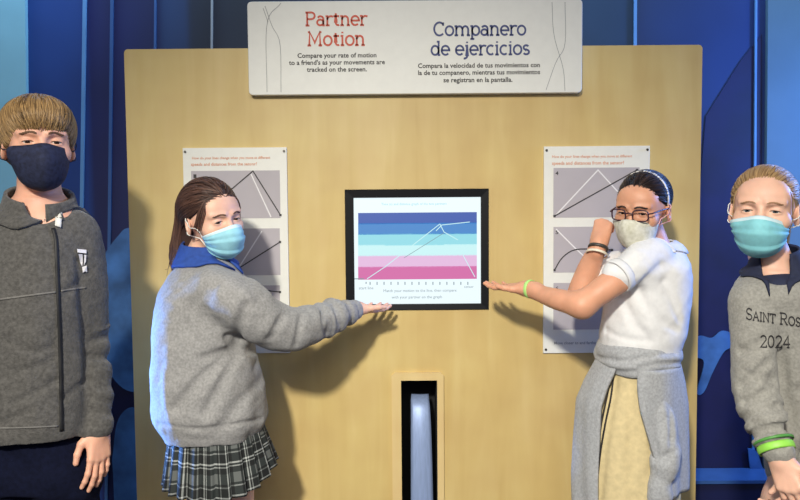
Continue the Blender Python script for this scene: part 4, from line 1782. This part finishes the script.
# ------------------------------------------------------------------ the girl in the white polo shirt
def polo_girl():
    Y = 2.05
    H = head_at(643, 208, Y, -40, 11, 3, .89)
    t = H[0]
    root = empty('person', (float(P(645, 400, Y)[0]), Y, 0), 'person in glasses, floral mask and white polo with a grey sweatshirt tied at the waist', 'person')
    nb = P(654, 252, Y + .03)
    nt = toworld(H, (0, .024, -.065))
    hip = P(640, 395, Y)
    sh, el, wr = P(652, 262, 1.98), P(582, 305, 1.93), P(529, 289, 2.06)
    fs, fe, fw = P(618, 268, 2.13), P(580, 302, 2.11), P(599, 244, 2.07)
    body = [cone(nt, nb, .042, .048, k=.03),
            loft([(nb[2] + .01, nb[0], nb[1], .05, .055), (nb[2] - .08, P(648, 290, Y)[0], Y, .085, .085), (nb[2] - .2, P(645, 330, Y)[0], Y, .085, .085), (hip[2], hip[0], hip[1], .082, .08), (hip[2] - .12, hip[0], hip[1], .082, .08)], k=.03),
            chain([sh, P(616, 281, 1.94), el], (.032, .036, .031), k=.03, n=8),
            chain([el, P(560, 300, 1.97), P(544, 295, 2.02), wr], (.032, .029, .024, .019), k=.025, n=9),
            chain([fs, fe, P(587, 274, 2.10), fw], (.038, .036, .033, .021), k=.025, n=12)]
    body += legs_ops((hip[0], hip[1], hip[2] - .06), 0, .042, -60, r=(.056, .052, .048, .034))
    tip = P(478, 285, 2.20)
    h1 = hand_ops(wr, tip - wr, (.1, -.1, -1), 1, .80, (-2, 14, 14), thumb=((.018, .016, -.002), (.042, .042, .0), (.054, .066, -.004), (.060, .088, -.008)))
    h2 = hand_ops(fw, P(605, 217, 2.10) - fw, (-.50, -.75, .2), -1, .74, (70, 92, 60), thumb=((.020, .018, -.006), (.036, .050, -.024), (.020, .070, -.040), (.002, .076, -.042)))
    af = (np.minimum(el, wr) - .05, np.maximum(el, wr) + .05, .004)
    body_obj(root, H, body, [h1, h2], SKIN2, [af])
    eyes(root, H, IRIS_B, (.30, -1, .03))
    brows(root, H, mat('black_eyebrow', (52, 36, 32), .7, 0), 1.1)
    hm = hair_mat('black_brown_hair', (26, 20, 22), (62, 46, 42))
    hl = hairline(.064, .030, -.004, -.055)
    shell = [ell((0, .016, .031), (.0760, .0950, .0810))]
    bun = [ell((0, .115, .0), (.038, .034, .040), k=.02)]
    cap = shell + bun + [op(lambda p: hl(p) - p[..., 2], None, None, .008, 'i')]
    rng = np.random.default_rng(31)
    roots = dome(rng, 1700, -.35)
    roots = roots[roots[:, 2] > hl(roots) + .001]

    def flow(p):
        d = np.array((0, .12, .0)) - p
        return d / (np.linalg.norm(d, axis=1, keepdims=True) + 1e-6)
    paths = strands(shell + bun, roots, flow, .010, 16, .001, lambda p: np.linalg.norm(p - np.array((0, .12, 0)), axis=1) < .036, rng, .003)
    hair_obj(root, H, cap, paths, hm, .0011)
    # white head band
    hb = mat('white_headband', (232, 226, 222), .6, .03)
    a = np.radians(np.linspace(-8, 188, 40))
    pts = np.stack((.086 * np.cos(a), .004 + 0 * a, .022 + .092 * np.sin(a)), 1)
    pts = lift(shell, pts, .0022)
    band = np.stack([lift(shell, pts + np.array((0, d, 0)), .0022) for d in (-.0045, 0, .0045)], 0)
    sheet('headband', (band * H[2]) @ H[1].T + t, .0025, hb, root)
    fm = mat('floral_mask_cloth', (222, 220, 208), .85, .12, 75, .25, 300, second=(190, 188, 170))
    face_mask(root, H, [fm], (23, 14), (-55, -24), 68, bulge=.008, pleats=False, seam=True, loopmat=mat('pink_elastic', (226, 170, 176), .7, 0), edge_rows=(0, 0))
    # glasses
    gm = mat('dark_plum_frame', (58, 30, 44), .3, .05)
    gl = empty_part('glasses', root)
    paths = []
    for s in (-1, 1):
        p = [(s * .0335 + .0225 * math.copysign(abs(math.cos(q)) ** .55, math.cos(q)), 0, -.002 + .0165 * math.copysign(abs(math.sin(q)) ** .55, math.sin(q))) for q in np.linspace(0, 2 * math.pi, 33)[:-1]]
        p = [(x, -.106 + .9 * abs(x) ** 1.0 * .16, z) for x, _, z in p]
        V, F = tubes([toworld(H, p)], .0019, 6, closed=True)
        paths.append((V, F))
        lens = bpy.data.materials.get('spectacle_lens') or lens_mat()
        ring = toworld(H, [(x, y + .0008, z) for x, y, z in p])
        n = len(ring)
        link('lens', np_mesh('lens', np.vstack((ring, ring.mean(0))), [(i, (i + 1) % n, n) for i in range(n)]), lens, gl)
    bridge = toworld(H, smooth_path([(-.011, -.1045, .003), (0, -.107, .006), (.011, -.1045, .003)], 7))
    for pth in (bridge, toworld(H, smooth_path([(-.056, -.097, .004), (-.066, -.085, .005), (-.076, -.02, .004), (-.079, .012, .0)], 12)),
                toworld(H, smooth_path([(.056, -.097, .004), (.066, -.085, .005), (.076, -.02, .004), (.079, .012, .0)], 12))):
        paths.append(tubes([pth], .0019, 6))
    V, F, b = [], [], 0
    for v, f in paths:
        V.append(v)
        F.append(f + b)
        b += len(v)
    link('spectacle_frame', np_mesh('spectacle_frame', np.vstack(V), np.vstack(F)), gm, gl)

    # polo shirt
    wp = mat('white_polo_cotton', (222, 222, 224), .85, .02, 90, .2, 500)
    rows = pxrows([(243, 640, 674, Y + .02, .055), (252, 630, 682, Y + .02, .08), (266, 617, 687, Y, .105), (285, 611, 688, Y, .11), (305, 606, 687, Y, .112), (330, 602, 684, Y, .112), (346, 601, 678, Y, .108), (362, 605, 672, Y, .100)])
    S = [loft(rows, k=.03), chain([P(654, 256, 1.99), P(636, 265, 1.965), P(620, 275, 1.942)], (.050, .049, .043), k=.03, n=8),
         op((lambda c, n: lambda p: (p - c) @ n)(P(618, 286, 1.925), nz(P(616, 286, 1.925) - P(634, 274, 1.945))), P(590, 330, 1.80), P(634, 250, 2.02), .006, 'i') if False else ripples(.0026, .10, 41, (1, 1, .5)),
         chain([fs, P(603, 284, 2.11)], (.05, .044), k=.03), ripples(.0007, .035, 42)]
    D = lambda px, py: P(px, py, Y - .11)
    for c, dp, wd in (([(636, 288), (652, 312), (676, 330)], .006, .012), ([(622, 298), (634, 322), (650, 342)], .005, .012), ([(664, 282), (675, 306), (680, 322)], .004, .010),
                      ([(606, 330), (622, 338), (646, 341)], .004, .008), ([(640, 284), (660, 266)], .004, .012)):
        S.append(crease(S, c, dp * 1.3, wd))
    field_obj('polo_shirt', S, .0045, wp, root)
    # sleeve hem: a flat ring round the upper arm
    ax_ = nz(P(616, 278, 1.936) - P(636, 265, 1.965))
    cc = P(618.5, 276, 1.940)
    u = nz(np.cross(ax_, (0, 1, .2)))
    v = np.cross(ax_, u)
    G = [[cc + ax_ * q + (.0445 - .10 * abs(q)) * (u * math.cos(b_) + v * math.sin(b_)) for b_ in np.linspace(0, 2 * math.pi, 33)[:-1]] for q in np.linspace(-.014, .008, 5)]
    sheet('sleeve_hem', G, .004, wp, root, closed_u=True)
    collar('polo_collar', root, P(655, 250, Y + .02), [(.048, .052, .022), (.053, .058, .014), (.062, .068, -.004), (.068, .075, -.018)], 22, wp, .004, rotz(-48) @ rotx(6), point=.012, ops=S, off=.004)

    # khaki skirt
    kh = mat('khaki_cotton', (208, 190, 146), .85, .05, 60, .2, 400)
    rows = pxrows([(348, 606, 670, Y, .10), (375, 604, 672, Y, .108), (410, 590, 677, Y, .116), (450, 584, 677, Y, .122), (500, 583, 676, Y, .128), (560, 581, 675, Y, .132)])
    K = [loft(rows, k=.03), ripples(.003, .12, 51, (1, 1, .3))]
    for c in ([(616, 380), (606, 440), (598, 520)], [(632, 385), (630, 450), (628, 540)], [(650, 400), (652, 460), (654, 540)]):
        K.append(crease(K, c, .007, .009))
    field_obj('skirt', K, .006, kh, root)
    # sweatshirt tied round the waist: band, knot fold, two hanging halves
    tw = empty_part('tied_sweatshirt', root)
    Bn = []
    rows = pxrows([(341, 601, 676, Y, .108), (347, 598, 678, Y, .118), (355, 597, 679, Y, .122), (363, 598, 677, Y, .122), (369, 602, 675, Y, .114)])
    Bn = [loft(rows, k=.02), ripples(.002, .05, 61, (.3, .3, 1.5))]
    for c in ([(596, 357), (625, 361), (655, 355), (690, 352)], [(640, 368), (662, 364), (690, 363)], [(600, 369), (620, 372), (640, 372)], [(650, 374), (670, 371), (690, 370)]):
        Bn.append(crease(Bn, c, .009, .006))
    field_obj('waist_band', Bn, .004, GREYKNIT2, tw)

    def flap(name, ang0, ang1, prof, seed, hemw):
        """half of the hanging sweatshirt: a sheet round the hip between two angles"""
        rng = np.random.default_rng(seed)
        nu, nv = 30, 34
        G = []
        for j in range(nv):
            q = j / (nv - 1)
            py = 361 + (hemw[0] - 361) * q
            xl = np.interp(py, prof[0], prof[1])
            xr = np.interp(py, prof[0], prof[2])
            line = []
            c = P((xl + xr) / 2, py, Y)
            rx = (P(xr, py, Y)[0] - P(xl, py, Y)[0]) / 2
            ry = .122 + .020 * q
            a0 = ang0[0] + (ang0[1] - ang0[0]) * q
            a1 = ang1[0] + (ang1[1] - ang1[0]) * q
            for i in range(nu):
                uu = i / (nu - 1)
                a = math.radians(a0 + (a1 - a0) * uu)
                f = 1 + (.050 * math.sin(uu * 13 + seed + q * 1.2) + .035 * math.sin(uu * 29 + seed + q * 3)) * q ** .6
                dz = hemw[1] * (uu - .5) * q
                line.append((c[0] + rx * f * math.cos(a), c[1] + ry * f * math.sin(a), c[2] + dz))
            G.append(line)
        return sheet(name, G, .009, GREYKNIT2, tw)
    prof = ((361, 380, 400, 468, 560), (599, 588, 580, 576, 577), (676, 680, 682, 681, 678))
    flap('hanging_half', (-139, -141), (-262, -262), prof, 3, (500, .0))
    flap('hanging_half', (-110, -66), (82, 82), prof, 8, (484, -.01))
    cuff = [chain([P(656, 384, Y - .092), P(660, 412, Y - .106), P(664, 440, Y - .112), P(664, 466, Y - .122), P(661, 477, Y - .124), P(659, 494, Y - .124)], (.016, .030, .036, .036, .028, .031), k=.02, n=16), ripples(.003, .06, 71)]
    for c in ([(650, 420), (656, 450), (654, 470)], [(670, 410), (672, 440), (668, 462)], [(647, 450), (660, 458), (676, 450)]):
        cuff.append(crease(cuff, c, .007, .006))
    field_obj('hanging_sleeve', cuff, .0045, GREYKNIT2, tw)
    cord = mat('black_cord', (34, 30, 32), .7, .05)
    cps = []
    for pts in ([(612, 370), (607, 396), (601, 425), (596, 460), (591, 500)], [(614, 370), (611, 396), (605, 425), (600, 455), (597, 485)]):
        cps.append(drop(K, np.array([P(x, y, Y - .5) for x, y in smooth_path(pts, 22)]), None, .004))
    tube_obj('cord', cps, .0024, cord, root)
    gr = mat('pale_green_band', (176, 226, 130), .5, .04)
    wdir = nz(tip - wr)
    wristband(root, wr + wdir * -.004, wdir, .0235, .010, gr, 'wristband')
    bd = nz(P(605, 217, 2.10) - fw)
    wristband(root, fw - bd * .012, bd, .0255, .007, mat('dark_bracelet', (60, 56, 52), .5, .1), 'bracelet')
    wristband(root, fw - bd * .030, bd, .0275, .006, mat('pale_bracelet', (222, 214, 196), .5, .05), 'bracelet')
    shoes(root, (hip[0], hip[1], 0), .058, -60, SHOE, SOLE)
    return root


def empty_part(name, root):
    o = bpy.data.objects.new(name, None)
    o.empty_display_size = .03
    COL.objects.link(o)
    o.parent = root
    return o


def lens_mat():
    m = bpy.data.materials.new('spectacle_lens')
    m.use_nodes = True
    nt = m.node_tree
    nt.nodes.remove(nt.nodes['Principled BSDF'])
    t = nt.nodes.new('ShaderNodeBsdfTransparent')
    g = nt.nodes.new('ShaderNodeBsdfGlossy')
    g.inputs['Roughness'].default_value = .03
    mx = nt.nodes.new('ShaderNodeMixShader')
    mx.inputs[0].default_value = .07
    nt.links.new(t.outputs[0], mx.inputs[1])
    nt.links.new(g.outputs[0], mx.inputs[2])
    nt.links.new(mx.outputs[0], nt.nodes['Material Output'].inputs[0])
    return m


def wristband(root, c, axis_, r, w, m, name):
    u = nz(np.cross(axis_, (.2, .3, 1)))
    v = np.cross(axis_, u)
    G = [[c + axis_ * q * w / 2 + (r + .0012 * (1 - q * q)) * (u * math.cos(a) + v * math.sin(a)) for a in np.linspace(0, 2 * math.pi, 37)[:-1]] for q in (-1, -.5, 0, .5, 1)]
    return sheet(name, G, .003, m, root, closed_u=True)


polo_girl()

# ------------------------------------------------------------------ the fair-haired girl in the lettered sweatshirt
def fair_girl():
    Y = 1.78
    H = head_at(764, 209, Y, -30, 3, 3, .94)
    t = H[0]
    root = empty('person', (float(P(785, 400, Y)[0]), Y, 0), 'person with fair tied-back hair in a lettered grey sweatshirt by the cornflower banner', 'person')
    nb = P(776, 276, Y + .02)
    nt = toworld(H, (0, .024, -.07))
    hip = P(808, 486, Y + .01)
    sh = [P(753, 304, Y - .01), P(832, 302, Y + .02)]
    el = [P(756, 394, 1.72), P(852, 397, Y + .02)]
    wr = [P(779, 456, 1.64), P(809, 474, 1.63)]
    body = [cone(nt, nb, .043, .050, k=.03),
            loft([(nb[2] + .01, nb[0], nb[1], .055, .055), (nb[2] - .07, P(794, 310, Y)[0], Y + .03, .085, .07), (nb[2] - .25, P(804, 380, Y)[0], Y + .03, .08, .07), (hip[2] + .02, hip[0], hip[1], .085, .08), (hip[2] - .1, hip[0], hip[1], .085, .08)], k=.03)]
    for i in (0, 1):
        body.append(chain([sh[i], el[i], wr[i]], (.036, .030, .021), k=.025))
    body += legs_ops((hip[0], hip[1], hip[2] - .05), 0, .045, -20, r=(.058, .052, .048, .034))
    h1 = hand_ops(wr[0], P(794, 500, 1.60) - wr[0], (-.72, -.70, .1), -1, .80, (30, 48, 30), thumb=((.018, .016, -.004), (.040, .044, -.004), (.046, .070, -.012), (.042, .092, -.020)))
    h2 = hand_ops(wr[1], P(790, 500, 1.65) - wr[1], (.5, -.8, .3), 1, .78, (20, 30, 20))
    body_obj(root, H, body, [h1, h2], SKIN3)
    eyes(root, H, IRIS_H, (.02, -1, .04))
    brows(root, H, mat('fair_eyebrow', (160, 122, 92), .7, 0), .8)
    hm = hair_mat('fair_hair', (128, 98, 66), (206, 172, 124))
    hl = hairline(.062, .030, -.006, -.055)
    shell = [ell((0, .016, .028), (.0770, .0950, .0800))]
    bun = [ell((.02, .11, .03), (.035, .034, .036), k=.02)]
    tail = [chain([(.02, .125, .02), (.035, .13, -.04), (.045, .115, -.11)], (.026, .024, .012), k=.01)]
    cap = shell + bun + tail + [op(lambda p: hl(p) - p[..., 2] - np.clip((p[..., 1] - .07) * 20, 0, 1) * .25, None, None, .008, 'i')]
    rng = np.random.default_rng(51)
    roots = dome(rng, 2000, -.35)
    roots = roots[roots[:, 2] > hl(roots) + .001]
    B = np.array((.02, .12, .04))

    def flow(p):
        d = B - p
        return d / (np.linalg.norm(d, axis=1, keepdims=True) + 1e-6)
    paths = strands(shell + bun, roots, flow, .010, 17, .001, lambda p: np.linalg.norm(p - B, axis=1) < .032, rng, .004)
    for k in range(14):
        s = -1 if k % 2 else 1
        a = rng.normal(0, .004, 3)
        pl = smooth_path([(s * .052, -.055, .045), np.array((s * .066, -.045, .01)) + a, np.array((s * .072, -.036, -.03)) + a, np.array((s * .074, -.03, -.07 + .02 * rng.uniform(-1, 1))) + a * 2], 8)
        paths.append(lift(HEAD, pl, .003))
    hair_obj(root, H, cap, paths, hm, .0012)
    face_mask(root, H, [mat('surgical_mask_aqua', (136, 206, 216), .75, .04, 60, .15, 700), MASKWHITE], (25, 14), (-54, -26), 70, .006, loopmat=LOOPW, edge_rows=(2, 1))

    rows = pxrows([(266, 756, 806, Y + .02, .06), (276, 746, 820, Y + .02, .085), (290, 738, 838, Y + .015, .10), (310, 742, 846, Y + .02, .105), (350, 752, 850, Y + .02, .105), (400, 760, 852, Y + .02, .105),
                   (450, 768, 852, Y + .02, .105), (478, 772, 850, Y + .02, .102), (488, 776, 846, Y + .02, .095)])
    S = [loft(rows, k=.03)]
    for i in (0, 1):
        m1 = (sh[i] + el[i]) / 2
        fwv = wr[i] - el[i]
        S.append(chain([sh[i], m1, el[i], el[i] + fwv * .5, el[i] + fwv * .90], (.055, .054, .051, .045, .034), k=.022, n=16, wob=lambda u: .005 * np.sin(u * 44 + 1) * np.clip((u - .4) * 3, 0, 1) * np.clip((1.02 - u) * 6, 0, 1)))
    S += [ripples(.0026, .12, 55, (1, 1, .4)), ripples(.0007, .035, 56)]
    for c, dp, wd in (([(780, 354), (783, 380), (787, 408), (794, 434)], .018, .011), ([(741, 388), (756, 381), (772, 377)], .012, .009), ([(745, 403), (760, 401), (776, 386)], .012, .008), ([(762, 434), (775, 429), (788, 436)], .010, .008), ([(739, 350), (752, 352), (764, 346)], .009, .009), ([(742, 352), (756, 344), (764, 340)], .008, .008), ([(742, 384), (756, 374), (768, 362)], .011, .008),
                      ([(744, 402), (760, 396), (772, 380)], .009, .008), ([(752, 424), (766, 420), (778, 408)], .008, .008), ([(800, 390), (790, 420), (782, 440)], .006, .014), ([(742, 370), (752, 376)], .006, .007)):
        S.append(crease(S, c, dp * 1.4, wd))
    for y0 in (276,):
        S.append(ell(P(777, 268, Y - .045), (.045, .06, .036), k=.012, mode='s'))
    sw = field_obj('sweatshirt', S, .0045, GREYKNIT3, root)
    ink = mat('black_print', (44, 42, 44), .8, .05)
    for txt, x0, x1, yb, sl, caps in (('Saint Rose', 746, 807, 319, .14, True), ('2024', 760, 791, 347, .02, False)):
        V, F, wd = slab_text(txt, 1.0, .085, .02, caps)
        V = np.array(V)
        sc = (x1 - x0) / wd
        q = np.array([P(x0 + v[0] * sc, yb - v[2] * sc * (1.25 if caps else 1.15) + sl * (v[0] * sc), Y - .3) for v in V])
        q = drop(S, q, None, .0022)
        link('chest_lettering', np_mesh('chest_lettering', q, F), ink, sw)
    E = []
    for a in (0, 50, 100, 150, 200, 250, 300):
        E.append([(778 + 3.2 * math.cos(math.radians(a)), 331 + 2.6 * math.sin(math.radians(a))), (778 + 5 * math.cos(math.radians(a + 20)), 331 + 4 * math.sin(math.radians(a + 20)))])
    # navy polo collar
    nv_ = mat('navy_polo', (34, 40, 66), .85, .08, 80, .2, 400)
    collar('polo_collar', root, P(777, 264, Y + .01), [(.050, .054, .034, 40), (.055, .060, .022, 34), (.066, .072, -.006, 22), (.072, .080, -.028, 14)], 22, nv_, .005, rotz(-30) @ roty(-6) @ rotx(12), point=.03, ops=S, off=.004)
    field_obj('polo_shirt', [ell(P(778, 284, Y - .0), (.062, .07, .034))], .006, nv_, root)
    g = mat('lime_green_band', (150, 220, 84), .5, .05)
    d = nz(wr[0] - el[0])
    wristband(root, wr[0] - d * .018, d, .0375, .016, g, 'wristband')
    wristband(root, wr[0] - d * .034, d, .0415, .005, mat('deep_green_band', (84, 150, 70), .5, .05), 'wristband')
    pm = plaid('dark_green_plaid', (18, 24, 30), (48, 62, 62), (150, 160, 156))
    ct = P(819, 478, Y + .02)
    pleated('skirt', root, (ct[0], Y + .02, .110, .09, ct[2]), (ct[0], Y + .02, .150, .14, ct[2] - .26), 22, .12, pm)
    shoes(root, (hip[0], hip[1], 0), .06, -8, SHOE, SOLE)
    return root


fair_girl()
